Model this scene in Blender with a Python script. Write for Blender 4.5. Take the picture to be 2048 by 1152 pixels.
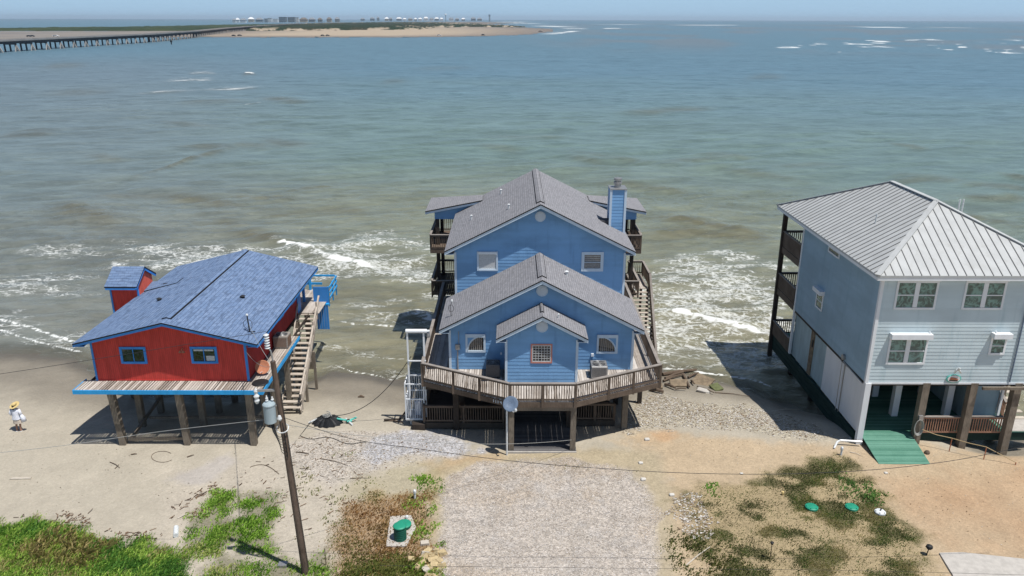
import bpy, math, random
import numpy as np
from mathutils import Vector, Matrix
random.seed(7)
RS = np.random.RandomState(11)
SC = bpy.context.scene
for o in list(bpy.data.objects): bpy.data.objects.remove(o)
COL = SC.collection
R = math.radians

# ---------------------------------------------------------------- camera, world, sun, exposure
CAMF, CAMH, HORY = 1570.0, 21.0, 38.5          # focal length and horizon row for a 2048 px wide frame
PITCH = math.atan((576 - HORY) / CAMF); ROLL = R(0.14)
cam_d = bpy.data.cameras.new('camera'); cam = bpy.data.objects.new('camera', cam_d); COL.objects.link(cam)
cam_d.sensor_width = 36.0; cam_d.lens = 36.0 * CAMF / 2048.0
cam_d.clip_start = 0.5; cam_d.clip_end = 80000
cam.matrix_world = Matrix.Translation((0, 0, CAMH)) @ Matrix.Rotation(math.pi/2 - PITCH, 4, 'X') @ Matrix.Rotation(ROLL, 4, 'Z')
SC.camera = cam
SC.render.resolution_x = 1024; SC.render.resolution_y = 576
SUN = Vector((0.31, -0.21, 1.0)).normalized()
wd = bpy.data.worlds.new("World"); SC.world = wd; wd.use_nodes = True
wn = wd.node_tree; bg = wn.nodes['Background']
sky = wn.nodes.new('ShaderNodeTexSky'); sky.sky_type = 'NISHITA'; sky.sun_disc = False
sky.sun_elevation = math.asin(SUN.z); sky.sun_rotation = math.atan2(SUN.x, SUN.y)
sky.altitude = 0; sky.air_density = 1.0; sky.dust_density = 0.4; sky.ozone_density = 2.0
# the pale blue band of sea air low over the horizon
gtc = wn.nodes.new('ShaderNodeTexCoord'); gsp = wn.nodes.new('ShaderNodeSeparateXYZ'); wn.links.new(gtc.outputs['Generated'], gsp.inputs[0])
gmr = wn.nodes.new('ShaderNodeMapRange'); gmr.interpolation_type = 'SMOOTHSTEP'; wn.links.new(gsp.outputs[2], gmr.inputs[0])
for i_, v_ in zip((1, 2, 3, 4), (0.0, 0.30, 0.94, 0.0)): gmr.inputs[i_].default_value = v_
gmx = wn.nodes.new('ShaderNodeMix'); gmx.data_type = 'RGBA'; wn.links.new(gmr.outputs[0], gmx.inputs[0]); wn.links.new(sky.outputs[0], gmx.inputs[6]); gmx.inputs[7].default_value = (4.6, 7.1, 9.6, 1)
wn.links.new(gmx.outputs[2], bg.inputs[0]); bg.inputs[1].default_value = 0.07
sl = bpy.data.lights.new('sun', 'SUN'); sl.energy = 4.1; sl.angle = R(0.53); sl.color = (1.0, 0.965, 0.91)
so = bpy.data.objects.new('sun', sl); COL.objects.link(so)
so.rotation_euler = (-SUN).to_track_quat('-Z', 'Y').to_euler(); so.location = (0, 0, 60)
SC.view_settings.view_transform = 'Standard'; SC.view_settings.look = 'None'
SC.view_settings.exposure = 0.29; SC.view_settings.gamma = 1
HAZE = 5.0e-5

def onz(px, py, z=0.0):
    """the point of the level z that the surveyed photo position px, py stands on (2048 px frame)"""
    x = (px-1024)/CAMF; y = -(py-576)/CAMF
    c, s = math.cos(ROLL), math.sin(ROLL); x, y = c*x - s*y, s*x + c*y
    r = (x, math.cos(PITCH)+y*math.sin(PITCH), -math.sin(PITCH)+y*math.cos(PITCH))
    t = (z-CAMH)/r[2]
    return (t*r[0], t*r[1], z)

# ---------------------------------------------------------------- tagging and mesh helpers
ORG = {}
def tag(o, label=None, cat=None, group=None, kind=None):
    if label: o['label'] = label
    if cat: o['category'] = cat
    if group: o['group'] = group
    if kind: o['kind'] = kind
    return o
def thing(name, loc, label, cat, group=None):
    o = bpy.data.objects.new(name, None); COL.objects.link(o); o.location = loc; o.empty_display_size = .2
    ORG[o.name] = Vector(loc)
    return tag(o, label, cat, group)
def dup(root, loc, label=None, rotz=None, scale=None):
    r = root.copy(); COL.objects.link(r); r.location = loc
    if label: r['label'] = label
    if rotz is not None: r.rotation_euler = (0, 0, rotz)
    if scale: r.scale = (scale,)*3
    for ch in list(root.children):
        c = ch.copy(); COL.objects.link(c); c.parent = r
        for g in list(ch.children):
            d = g.copy(); COL.objects.link(d); d.parent = c
    return r

class MB:
    def __init__(s): s.v = []; s.f = []; s.uv = {}; s.mi = {}
    def face(s, pts, uv=None, mi=0):
        n = len(s.v); s.v += [tuple(p) for p in pts]; k = len(s.f); s.f.append(tuple(range(n, n+len(pts))))
        if uv: s.uv[k] = uv
        if mi: s.mi[k] = mi
        return s
    def hexa(s, p, mi=0):       # 8 points: bottom 0-3, top 4-7
        n = len(s.v); s.v += [tuple(q) for q in p]
        for q in ((3,2,1,0), (4,5,6,7), (0,1,5,4), (1,2,6,5), (2,3,7,6), (3,0,4,7)):
            k = len(s.f); s.f.append(tuple(n+i for i in q))
            if mi: s.mi[k] = mi
        return s
    def box(s, x0, x1, y0, y1, z0, z1, T=None, mi=0):
        p = [(x0,y0,z0),(x1,y0,z0),(x1,y1,z0),(x0,y1,z0),(x0,y0,z1),(x1,y0,z1),(x1,y1,z1),(x0,y1,z1)]
        if T: p = [T(*q) for q in p]
        return s.hexa(p, mi)
    def beam(s, p, q, w, h, up=(0,0,1), mi=0):
        p = Vector(p); q = Vector(q); d = (q-p).normalized(); up = Vector(up)
        if abs(d.dot(up)) > .99: up = Vector((0,1,0))
        a = d.cross(up).normalized()*w/2; b = a.cross(d).normalized()*h/2
        return s.hexa([p-a-b, p+a-b, p+a+b, p-a+b, q-a-b, q+a-b, q+a+b, q-a+b], mi)
    def tube(s, pts, r, n=8, cap=True):
        pts = [Vector(p) for p in pts]; rr = r if isinstance(r, (list, tuple)) else [r]*len(pts)
        base = len(s.v); a0 = None
        for i, p in enumerate(pts):
            d = (pts[min(i+1, len(pts)-1)] - pts[max(i-1, 0)]).normalized()
            if a0 is None:
                u = Vector((0,0,1)) if abs(d.z) < .9 else Vector((1,0,0)); a0 = d.cross(u).normalized()
            else: a0 = (a0 - d*a0.dot(d)).normalized()
            b = d.cross(a0)
            for k in range(n):
                t = 2*math.pi*k/n; s.v.append(tuple(p + (a0*math.cos(t)+b*math.sin(t))*rr[i]))
        for i in range(len(pts)-1):
            for k in range(n):
                k2 = (k+1) % n
                s.f.append((base+i*n+k, base+i*n+k2, base+(i+1)*n+k2, base+(i+1)*n+k))
        if cap:
            s.f.append(tuple(base+k for k in range(n))[::-1]); s.f.append(tuple(base+(len(pts)-1)*n+k for k in range(n)))
        return s
    def lathe(s, c, prof, n=20, M3=None):      # prof: list of (r, z)
        base = len(s.v)
        for r, z in prof:
            for k in range(n):
                t = 2*math.pi*k/n; p = Vector((r*math.cos(t), r*math.sin(t), z))
                if M3: p = M3 @ p
                s.v.append(tuple(Vector(c)+p))
        for i in range(len(prof)-1):
            for k in range(n):
                k2 = (k+1) % n; s.f.append((base+i*n+k, base+i*n+k2, base+(i+1)*n+k2, base+(i+1)*n+k))
        s.f.append(tuple(base+k for k in range(n))[::-1]); s.f.append(tuple(base+(len(prof)-1)*n+k for k in range(n)))
        return s
    def prism(s, poly, d0, d1, T):             # poly of (u, z) swept over depth d0..d1, T(u, d, z)
        n = len(s.v); m = len(poly)
        s.v += [tuple(T(u, d0, z)) for u, z in poly] + [tuple(T(u, d1, z)) for u, z in poly]
        s.f.append(tuple(range(n, n+m))); s.f.append(tuple(range(n+2*m-1, n+m-1, -1)))
        for i in range(m):
            j = (i+1) % m; s.f.append((n+i, n+m+i, n+m+j, n+j))
        return s
    def build(s, name, mat, parent=None, smooth=False, label=None, bevel=0):
        org = ORG.get(parent.name, Vector((0,0,0))) if parent else Vector((0,0,0))
        me = bpy.data.meshes.new(name)
        me.from_pydata([tuple(Vector(v)-org) for v in s.v], [], s.f)
        mats = mat if isinstance(mat, (list, tuple)) else [mat]
        for m_ in mats: me.materials.append(m_)
        if s.mi:
            for k, i in s.mi.items(): me.polygons[k].material_index = i
        if s.uv:
            ul = me.uv_layers.new(name='UVMap')
            for k, uv in s.uv.items():
                p = me.polygons[k]
                for j, li in enumerate(p.loop_indices): ul.data[li].uv = uv[j]
        if smooth:
            for p in me.polygons: p.use_smooth = True
        me.update()
        o = bpy.data.objects.new(name, me); COL.objects.link(o)
        if parent: o.parent = parent
        ORG[o.name] = org
        if bevel:
            md = o.modifiers.new('edge', 'BEVEL'); md.width = bevel; md.segments = 1; md.limit_method = 'ANGLE'
        if label: o['label'] = label
        return o
def single(mb, name, mat, label, cat, group=None, smooth=False, kind=None, bevel=0):
    """one mesh that is a whole thing, origin at its base"""
    v = np.array(mb.v); c = Vector((float(v[:,0].mean()), float(v[:,1].mean()), float(v[:,2].min())))
    mb.v = [tuple(Vector(p)-c) for p in mb.v]
    o = mb.build(name, mat, None, smooth, bevel=bevel); o.location = c
    return tag(o, label, cat, group, kind)

# ---------------------------------------------------------------- materials
def lin(c): return tuple(((v/255)/12.92 if v/255 <= .04045 else ((v/255+.055)/1.055)**2.4) for v in c)
def alb(r, g, b, k=.66): return tuple(min(.9, v*k) for v in lin((r, g, b))) + (1,)
class NT:
    def __init__(s, name):
        s.m = bpy.data.materials.new(name); s.m.use_nodes = True; s.t = s.m.node_tree; s.n = s.t.nodes
        s.b = s.n['Principled BSDF']
    def add(s, typ, **kw):
        nd = s.n.new(typ)
        for k, v in kw.items(): setattr(nd, k, v)
        return nd
    def link(s, a, b): s.t.links.new(a, b)
    def coord(s, kind='Object', scale=(1,1,1), rot=(0,0,0)):
        tc = s.add('ShaderNodeTexCoord'); mp = s.add('ShaderNodeMapping')
        mp.inputs['Scale'].default_value = scale; mp.inputs['Rotation'].default_value = rot
        s.link(tc.outputs[kind], mp.inputs[0]); return mp.outputs[0]
    def noise(s, vec, scale, detail=3, rough=.55, dist=0):
        nd = s.add('ShaderNodeTexNoise'); nd.inputs['Scale'].default_value = scale; nd.inputs['Detail'].default_value = detail
        nd.inputs['Roughness'].default_value = rough; nd.inputs['Distortion'].default_value = dist
        s.link(vec, nd.inputs['Vector']); return nd.outputs['Fac']
    def mix(s, f, a, b, mode='MIX'):
        nd = s.add('ShaderNodeMix', data_type='RGBA', blend_type=mode)
        for sock, v in ((nd.inputs[0], f), (nd.inputs[6], a), (nd.inputs[7], b)):
            if hasattr(v, 'links'): s.link(v, sock)
            else: sock.default_value = v
        return nd.outputs[2]
    def math(s, op, a, b=0.0, c=None, clamp=False):
        nd = s.add('ShaderNodeMath', operation=op, use_clamp=clamp)
        for i, v in enumerate((a, b, c)):
            if v is None: continue
            if hasattr(v, 'links'): s.link(v, nd.inputs[i])
            else: nd.inputs[i].default_value = v
        return nd.outputs[0]
    def ramp(s, f, lo, hi, a=0.0, b=1.0):
        nd = s.add('ShaderNodeMapRange', interpolation_type='SMOOTHSTEP')
        s.link(f, nd.inputs[0])
        for i, v in zip((1,2,3,4), (lo, hi, a, b)):
            if hasattr(v, 'links'): s.link(v, nd.inputs[i])
            else: nd.inputs[i].default_value = v
        return nd.outputs[0]
    def attr(s, name, out='Fac'): 
        nd = s.add('ShaderNodeAttribute', attribute_name=name); return nd.outputs[out]
    def bump(s, h, strength=.3, dist=.02, normal=None):
        nd = s.add('ShaderNodeBump'); nd.inputs['Distance'].default_value = dist
        if hasattr(strength, 'links'): s.link(strength, nd.inputs['Strength'])
        else: nd.inputs['Strength'].default_value = strength
        s.link(h, nd.inputs['Height'])
        if normal: s.link(normal, nd.inputs['Normal'])
        s.link(nd.outputs[0], s.b.inputs['Normal']); return nd.outputs[0]
    def base(s, c):
        if hasattr(c, 'links'): s.link(c, s.b.inputs['Base Color'])
        else: s.b.inputs['Base Color'].default_value = c
    def set(s, rough=.7, metal=0, spec=.3):
        s.b.inputs['Roughness'].default_value = rough; s.b.inputs['Metallic'].default_value = metal
        s.b.inputs['Specular IOR Level'].default_value = spec
def mul(c, k): return tuple(min(.95, v*k) for v in c[:3]) + (1,)
def paint(name, c, var=.18, rough=.6, scale=1.2, grime=.25, stretch=(1,1,.25), metal=0, spec=.3, bump=.15, streak=None):
    n = NT(name); v = n.coord('Object', stretch); w = n.coord('Object')
    a = n.noise(v, scale*2, 4, .6); col = n.mix(n.ramp(a, .3, .7), mul(c, 1-var), mul(c, 1+var*.6))
    g = n.noise(w, 9, 5, .7); col = n.mix(n.ramp(g, .58, .8, 0, grime), col, mul(c, .45))
    if streak:          # rain runs and faded patches that belong to the paint
        s1 = n.noise(n.coord('Object', (1, 1, .12)), 2.6, 5, .65); s2 = n.noise(n.coord('Object', (1, 1, .5)), .45, 4, .6)
        col = n.mix(n.ramp(s1, .52, .74, 0, .55), col, streak); col = n.mix(n.ramp(s2, .5, .72, 0, .30), col, mul(c, 1.22))
        tc = n.add('ShaderNodeTexCoord'); sp = n.add('ShaderNodeSeparateXYZ'); n.link(tc.outputs['Object'], sp.inputs[0])
        wn_ = n.add('ShaderNodeTexWhiteNoise', noise_dimensions='1D'); n.link(n.math('FLOOR', n.math('DIVIDE', sp.outputs[2], .2)), wn_.inputs['W'])
        col = n.mix(n.math('MULTIPLY', wn_.outputs['Value'], .16 if c[2] > c[0]*1.1 else 0), col, mul(c, .6))
    n.base(col); n.set(rough, metal, spec)
    if bump: n.bump(g, bump, .004)
    return n.m
def wood(name, c, c2, axis='x', rough=.85, board=None, ax=0, spec=.15, scale=6):
    """weathered wood: grain stretched along `axis`; with board=width every board across axis `ax` gets its own tone"""
    n = NT(name); st = {'x': (.12,1,1), 'y': (1,.12,1), 'z': (1,1,.12)}[axis]
    v = n.coord('Object', st); g = n.noise(v, scale*5, 5, .7); g2 = n.noise(n.coord('Object'), 1.3, 3)
    f = n.math('ADD', n.math('MULTIPLY', g, .7), n.math('MULTIPLY', g2, .5))
    if board:
        tc = n.add('ShaderNodeTexCoord'); sp = n.add('ShaderNodeSeparateXYZ'); n.link(tc.outputs['Object'], sp.inputs[0])
        k = n.math('FLOOR', n.math('DIVIDE', sp.outputs[ax], board))
        wn_ = n.add('ShaderNodeTexWhiteNoise', noise_dimensions='1D'); n.link(k, wn_.inputs['W'])
        f = n.math('ADD', n.math('MULTIPLY', f, .7), n.math('MULTIPLY', wn_.outputs['Value'], .38))
    n.base(n.mix(n.ramp(f, .3, .85), c, c2)); n.set(rough, 0, spec); n.bump(g, .3, .004)
    return n.m
def shingles(name, c1, c2, c3, w=.30, h=.15, blend=.5):
    n = NT(name); uv = n.coord('UV'); br = n.add('ShaderNodeTexBrick', offset=.5)
    n.link(uv, br.inputs['Vector'])
    for k, v in (('Scale', 1), ('Mortar Size', .008), ('Mortar Smooth', .3), ('Bias', 0), ('Brick Width', w), ('Row Height', h)): br.inputs[k].default_value = v
    br.inputs['Color1'].default_value = c1; br.inputs['Color2'].default_value = c2; br.inputs['Mortar'].default_value = mul(c3, .6)
    sp = n.add('ShaderNodeSeparateXYZ'); n.link(uv, sp.inputs[0])
    fr = n.math('FRACT', n.math('DIVIDE', sp.outputs[1], h))           # height within a course: butt edge at 0
    big = n.noise(uv, .55, 4, .6); fine = n.noise(uv, 22, 3, .7)
    tabs = n.noise(n.coord('UV', (1/w*.5, 1/h, 1)), 1.0, 1)
    col = n.mix(n.ramp(tabs, .5, .64, 0, blend), br.outputs['Color'], c3)
    col = n.mix(n.ramp(big, .35, .7, 0, .28), col, mul(c1, 1.25))
    col = n.mix(n.ramp(fine, .35, .75, 0, .45), col, mul(c2, .7))
    col = n.mix(n.ramp(fr, 0, .13, .55, 0), col, mul(c3, .35))
    n.base(col); n.set(.92, 0, .1)
    hgt = n.math('ADD', n.math('MULTIPLY', fr, -1.0), n.math('MULTIPLY', fine, .35)); n.bump(hgt, .5, .012)
    return n.m
def plain(name, c, rough=.6, metal=0, spec=.4):
    n = NT(name); g = n.noise(n.coord('Object'), 14, 4, .65)
    n.base(n.mix(n.ramp(g, .35, .75), c, mul(c, .72))); n.set(rough, metal, spec); return n.m
def grooved(name, c, pitch=.1, ax=0):
    n = NT(name); tc = n.add('ShaderNodeTexCoord'); sp = n.add('ShaderNodeSeparateXYZ'); n.link(tc.outputs['Object'], sp.inputs[0])
    fr = n.math('FRACT', n.math('DIVIDE', sp.outputs[ax], pitch)); gr = n.math('ABSOLUTE', n.math('SUBTRACT', fr, .5))
    g = n.noise(n.coord('Object', (1,1,.15)), 6, 4, .65); g2 = n.noise(n.coord('Object'), .8, 3)
    col = n.mix(n.ramp(g, .3, .75), mul(c, .8), mul(c, 1.12)); col = n.mix(n.ramp(g2, .4, .7, 0, .3), col, mul(c, .75))
    col = n.mix(n.ramp(gr, .0, .09, .65, 0), col, mul(c, .25)); n.base(col); n.set(.75, 0, .2)
    n.bump(n.ramp(gr, .0, .1), .7, .012); return n.m
def glass(name, c, refl=.9):
    n = NT(name); g = n.noise(n.coord('Object'), 2.3, 3, .55, 2.0)
    n.base(n.mix(n.ramp(g, .40, .62), c, mul(c, 3.4))); n.set(.07, 0, refl); n.b.inputs['Coat Weight'].default_value = .3; return n.m

M = {}
M['blue'] = paint('blue_siding_paint', (.185, .365, .61, 1), .16, .7, .5, .24, (.35,.35,1), streak=(.11, .235, .42, 1))
M['bluetrim'] = paint('pale_blue_trim', (.52, .62, .72, 1), .06, .5)
M['white'] = paint('white_paint', (.72, .74, .76, 1), .05, .5, grime=.15)
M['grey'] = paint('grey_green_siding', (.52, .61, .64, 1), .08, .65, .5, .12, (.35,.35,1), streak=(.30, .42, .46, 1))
M['greyside'] = paint('grey_shaded_siding', (.28, .40, .485, 1), .12, .65, .5, .10, (.35,.35,1), streak=(.19, .31, .38, 1))  # siding of the shaded walls, the shade put into its darker, bluer colour
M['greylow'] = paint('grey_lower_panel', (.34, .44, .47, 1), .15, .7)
M['metalroof'] = paint('pale_metal_roof', (.43, .44, .435, 1), .08, .6, .6, .14, (1,1,1), metal=0, spec=.3, streak=(.34, .34, .32, 1))
M['metalrib'] = paint('roof_rib_metal', (.20, .20, .20, 1), .05, .5, metal=.2)
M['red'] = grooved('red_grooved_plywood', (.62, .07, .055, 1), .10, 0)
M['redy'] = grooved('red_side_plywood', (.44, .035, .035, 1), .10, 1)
M['redlit'] = grooved('red_sunlit_plywood', (.78, .14, .09, 1), .12, 1)  # sunlight on the tower's right wall put into a lighter red
M['bblue'] = paint('bright_blue_paint', (.045, .25, .66, 1), .15, .5, grime=.12)
M['cblue'] = paint('cyan_blue_paint', (.03, .34, .72, 1), .15, .5, grime=.1)
M['shblue'] = shingles('blue_grey_shingles', (.13,.195,.32,1), (.185,.255,.39,1), (.065,.095,.16,1), .36, .20, .65)
M['shgrey'] = shingles('weathered_grey_shingles', (.23,.23,.245,1), (.29,.285,.30,1), (.14,.14,.15,1), .30, .14, .45)
M['dark'] = plain('dark_edge', (.02,.02,.022,1), .8, 0, .2)
M['boardy'] = wood('weathered_deck_boards', (.23,.19,.155,1), (.55,.50,.45,1), 'y', board=.14, ax=0)
M['rail'] = wood('brown_weathered_railing', (.065,.047,.036,1), (.17,.13,.10,1), 'z')
M['railx'] = wood('grey_railing_cap', (.16,.135,.12,1), (.34,.31,.28,1), 'x')
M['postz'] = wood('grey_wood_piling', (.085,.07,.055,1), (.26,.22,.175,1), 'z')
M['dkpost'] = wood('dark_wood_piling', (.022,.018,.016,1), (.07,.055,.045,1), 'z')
M['stair'] = wood('pale_stair_wood', (.30,.245,.195,1), (.56,.50,.43,1), 'x')
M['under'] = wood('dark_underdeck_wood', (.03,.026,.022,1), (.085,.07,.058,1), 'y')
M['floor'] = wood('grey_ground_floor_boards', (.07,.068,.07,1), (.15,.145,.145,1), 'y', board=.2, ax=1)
M['greendeck'] = wood('green_painted_deck', (.06,.17,.12,1), (.13,.28,.21,1), 'x', board=.14, ax=1)
M['greenband'] = wood('dark_green_skirt_boards', (.010,.024,.021,1), (.026,.055,.046,1), 'y')
M['redwood'] = wood('reddish_brown_railing', (.22,.11,.075,1), (.42,.25,.17,1), 'z')
M['green'] = paint('green_plastic', (.02,.26,.16,1), .12, .5, grime=.12)
M['dgreen'] = paint('dark_green_plastic', (.008,.09,.06,1), .12, .5, grime=.12)
M['glass'] = glass('dark_window_glass', (.012,.014,.016,1))
M['gglass'] = glass('greenish_window_glass', (.045,.085,.075,1), .6)
M['blind'] = plain('white_blind', (.55,.56,.56,1), .6)
M['salmon'] = plain('salmon_frame_paint', (.55,.22,.17,1), .6)
M['metal'] = plain('galvanised_metal', (.38,.38,.38,1), .45, .6)
M['acbody'] = plain('ac_cabinet_tan', (.30,.27,.24,1), .6)
M['acbrown'] = wood('ac_cabinet_louvre_brown', (.16,.10,.07,1), (.27,.18,.13,1), 'z')
M['acdark'] = plain('ac_cabinet_grey', (.12,.12,.125,1), .6)
M['black'] = plain('black_rubber', (.012,.013,.015,1), .6)
M['concrete'] = paint('concrete', (.45,.42,.38,1), .12, .9, 2, .2, (1,1,1))
M['ochre'] = paint('ochre_stained_concrete', (.22,.17,.115,1), .3, .9, 2, .3, (1,1,1))
M['algae'] = paint('mossy_concrete', (.13,.145,.065,1), .3, .9, 2, .3, (1,1,1))
M['pole'] = wood('brown_utility_pole', (.055,.038,.029,1), (.17,.125,.098,1), 'z')
M['tank'] = paint('pale_blue_grey_transformer', (.33,.40,.43,1), .12, .5, grime=.45)
M['wire'] = plain('dark_cable', (.03,.03,.03,1), .6)
M['wirel'] = plain('light_cable', (.35,.35,.33,1), .5)
M['porc'] = plain('white_porcelain', (.7,.72,.72,1), .25)
M['teal'] = plain('teal_plastic_pipe', (.10,.50,.42,1), .5)
M['driftw'] = wood('dark_driftwood', (.06,.042,.03,1), (.18,.135,.10,1), 'x')
M['paled'] = wood('bleached_driftwood', (.36,.31,.25,1), (.6,.55,.47,1), 'x')
M['stone'] = paint('buff_stone', (.50,.39,.22,1), .2, .9, 3, .2, (1,1,1))
M['shell'] = plain('shell_white', (.6,.57,.52,1), .8)
M['rope'] = plain('yellow_brown_rope', (.42,.32,.18,1), .9)
M['skin'] = plain('skin', (.40,.22,.15,1), .6)
M['shirt'] = plain('white_cotton', (.75,.77,.84,1), .9)
M['short'] = plain('beige_cotton', (.58,.50,.42,1), .9)
M['straw'] = plain('straw', (.66,.50,.22,1), .85)
M['hair'] = plain('dark_hair', (.03,.02,.015,1), .7)
M['dish'] = plain('grey_blue_dish', (.15,.20,.28,1), .45)
M['rust'] = plain('rust_orange', (.50,.20,.11,1), .8)

# ---------------------------------------------------------------- building helpers
def TF(Y): return lambda u, d, z: (u, Y-d, z)          # wall facing the road (-y), d = outwards
def TL(X): return lambda u, d, z: (X-d, u, z)          # wall facing -x
def TR(X): return lambda u, d, z: (X+d, u, z)          # wall facing +x
def TB(Y): return lambda u, d, z: (u, Y+d, z)
def span(poly, z):
    us = []
    for i in range(len(poly)):
        (a, za), (b, zb) = poly[i], poly[(i+1) % len(poly)]
        if abs(za-zb) < 1e-9:
            if abs(za-z) < 1e-6: us += [a, b]
        elif min(za, zb)-1e-6 <= z <= max(za, zb)+1e-6: us.append(a+(b-a)*(z-za)/(zb-za))
    return (min(us), max(us)) if us else None
def lap_wall(parent, name, poly, T, mat, e=.2, lip=.014, thick=.14):
    """lapped siding: every board is a tilted face with its own lower lip, on a solid wall"""
    mb = MB(); mb.prism(poly, -thick, 0, T)
    zs = sorted(set(round(z, 4) for _, z in poly)); z0, z1 = zs[0], zs[-1]
    cuts = [z0]; k = 1
    while z0+k*e < z1-1e-4: cuts.append(z0+k*e); k += 1
    cuts.append(z1)
    for a, b in zip(cuts, cuts[1:]):
        mids = [a] + [z for z in zs if a+1e-3 < z < b-1e-3] + [b]
        for c, d in zip(mids, mids[1:]):
            s0, s1 = span(poly, c+1e-5), span(poly, d-1e-5)
            if not s0 or not s1: continue
            f0 = lip + (.002-lip)*(c-a)/(b-a); f1 = lip + (.002-lip)*(d-a)/(b-a)
            mb.face([T(s0[0], f0, c), T(s0[1], f0, c), T(s1[1], f1, d), T(s1[0], f1, d)])
            if c == a: mb.face([T(s0[0], .0, c), T(s0[1], .0, c), T(s0[1], f0, c), T(s0[0], f0, c)])
    return mb.build(name, mat, parent)
def flat_wall(parent, name, poly, T, mat, thick=.12): return MB().prism(poly, -thick, 0, T).build(name, mat, parent)

def roof_slab(mb, e0, e1, r1, r0, th=.07):
    """slope: e0-e1 along the eave, r0-r1 along the ridge; textured from eave to ridge"""
    e0, e1, r1, r0 = map(Vector, (e0, e1, r1, r0)); D = Vector((0, 0, th))
    ax = (e1-e0).normalized(); up = ((r0+r1)/2-(e0+e1)/2); up = (up-ax*up.dot(ax)).normalized()
    uv = [((p-e0).dot(ax), (p-e0).dot(up)) for p in (e0, e1, r1, r0)]
    mb.face([e0, e1, r1, r0], uv)
    lo = [p-D for p in (e0, e1, r1, r0)]; mb.face(lo[::-1], mi=1)
    t = [e0, e1, r1, r0]
    for i in range(4): mb.face([t[i], t[(i+1)%4], lo[(i+1)%4], lo[i]], mi=1)
def gable_roof(parent, xc, hw, y0, y1, ze, zr, mat, fasc, side_name='roof', back=True, ridge_w=.30, fh=.17):
    mb = MB()
    roof_slab(mb, (xc-hw, y0, ze), (xc-hw, y1, ze), (xc, y1, zr), (xc, y0, zr))
    roof_slab(mb, (xc+hw, y0, ze), (xc+hw, y1, ze), (xc, y1, zr), (xc, y0, zr))
    rf = mb.build(side_name, [mat, M['dark']], parent)
    f = MB(); k = .075
    for s in (-1, 1):
        for yy in ((y0+.05, y1-.05) if back else (y0+.05,)):
            a = Vector((xc+s*hw, yy, ze-k-fh/2)); b = Vector((xc, yy, zr-k-fh/2))
            f.hexa([a+Vector((0,-.02,-fh/2)), b+Vector((0,-.02,-fh/2)), b+Vector((0,.02,-fh/2)), a+Vector((0,.02,-fh/2)),
                    a+Vector((0,-.02,fh/2)), b+Vector((0,-.02,fh/2)), b+Vector((0,.02,fh/2)), a+Vector((0,.02,fh/2))])
        x = xc+s*(hw-.02); f.box(x-.02, x+.02, y0+.075, y1-.075, ze-k-fh, ze-k)
        # boxed soffit return under the rake end
        f.box(min(x-s*.025, x-s*.5), max(x-s*.025, x-s*.5), y0+.08, y0+.45, ze-k-fh+.01, ze-k-fh+.04)
    f.build('fascia', fasc, rf)
    sl_ = (zr-ze)/hw; r = MB(); w = ridge_w
    for s in (-1, 1):
        r.face([(xc, y0+.6, zr+.07), (xc, y1-.1, zr+.07), (xc+s*w/2, y1-.1, zr+.065-sl_*w/2), (xc+s*w/2, y0+.6, zr+.065-sl_*w/2)],
               [(0, 0), (y1-y0, 0), (y1-y0, w/2), (0, w/2)])
        r.face([(xc+s*w/2, y0+.6, zr+.065-sl_*w/2), (xc+s*w/2, y1-.1, zr+.065-sl_*w/2), (xc+s*w/2, y1-.1, zr-.01-sl_*w/2), (xc+s*w/2, y0+.6, zr-.01-sl_*w/2)], mi=1)
    r.face([(xc-w/2, y0+.6, zr+.065-sl_*w/2), (xc, y0+.6, zr+.07), (xc+w/2, y0+.6, zr+.065-sl_*w/2), (xc, y0+.6, zr-.03)], mi=1)
    for s in (-1, 1): r.box(min(xc+s*(w/2), xc+s*(w/2+.035)), max(xc+s*(w/2), xc+s*(w/2+.035)), y0+.6, y1-.1, zr-.02-sl_*w/2, zr+.025-sl_*w/2, mi=1)
    r.build('ridge_cap', [mat, M['dark']], rf)
    return rf

def window(parent, T, u0, u1, z0, z1, fm, gm, bars=(), hbars=(), trim=.1, d=.05, awning=None, name='window', label=None, blinds=0, gap=.04):
    f = MB()
    f.box(u0, u0+trim, 0, d, z0, z1, T); f.box(u1-trim, u1, 0, d, z0, z1, T)
    f.box(u0+trim, u1-trim, 0, d, z1-trim, z1, T); f.box(u0+trim, u1-trim, 0, d+.015, z0, z0+trim, T)
    i = trim
    for b in bars: f.box(b-gap/2, b+gap/2, 0.012, d-.006, z0+i, z1-i, T)
    for b in hbars: f.box(u0+i, u1-i, .012, d-.012, b-gap/2, b+gap/2, T)
    w = f.build(name, fm, parent, label=label)
    MB().box(u0+i, u1-i, .004, .02, z0+i, z1-i, T).build('pane', gm, w)
    if blinds:
        m = MB(); n = blinds; h = (z1-z0-2*i)/n
        for k in range(n): m.box(u0+i+.02, u1-i-.02, .0215, .024, z0+i+h*(k+.1), z0+i+h*(k+.42), T)
        m.build('blind', M['blind'], w)
    if awning:
        a = MB(); e, hh, dd = awning; a.box(u0-e, u1+e, 0.002, dd, z1, z1+hh, T); a.build('shutter_box', M['white'], w)
    return w
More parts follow.
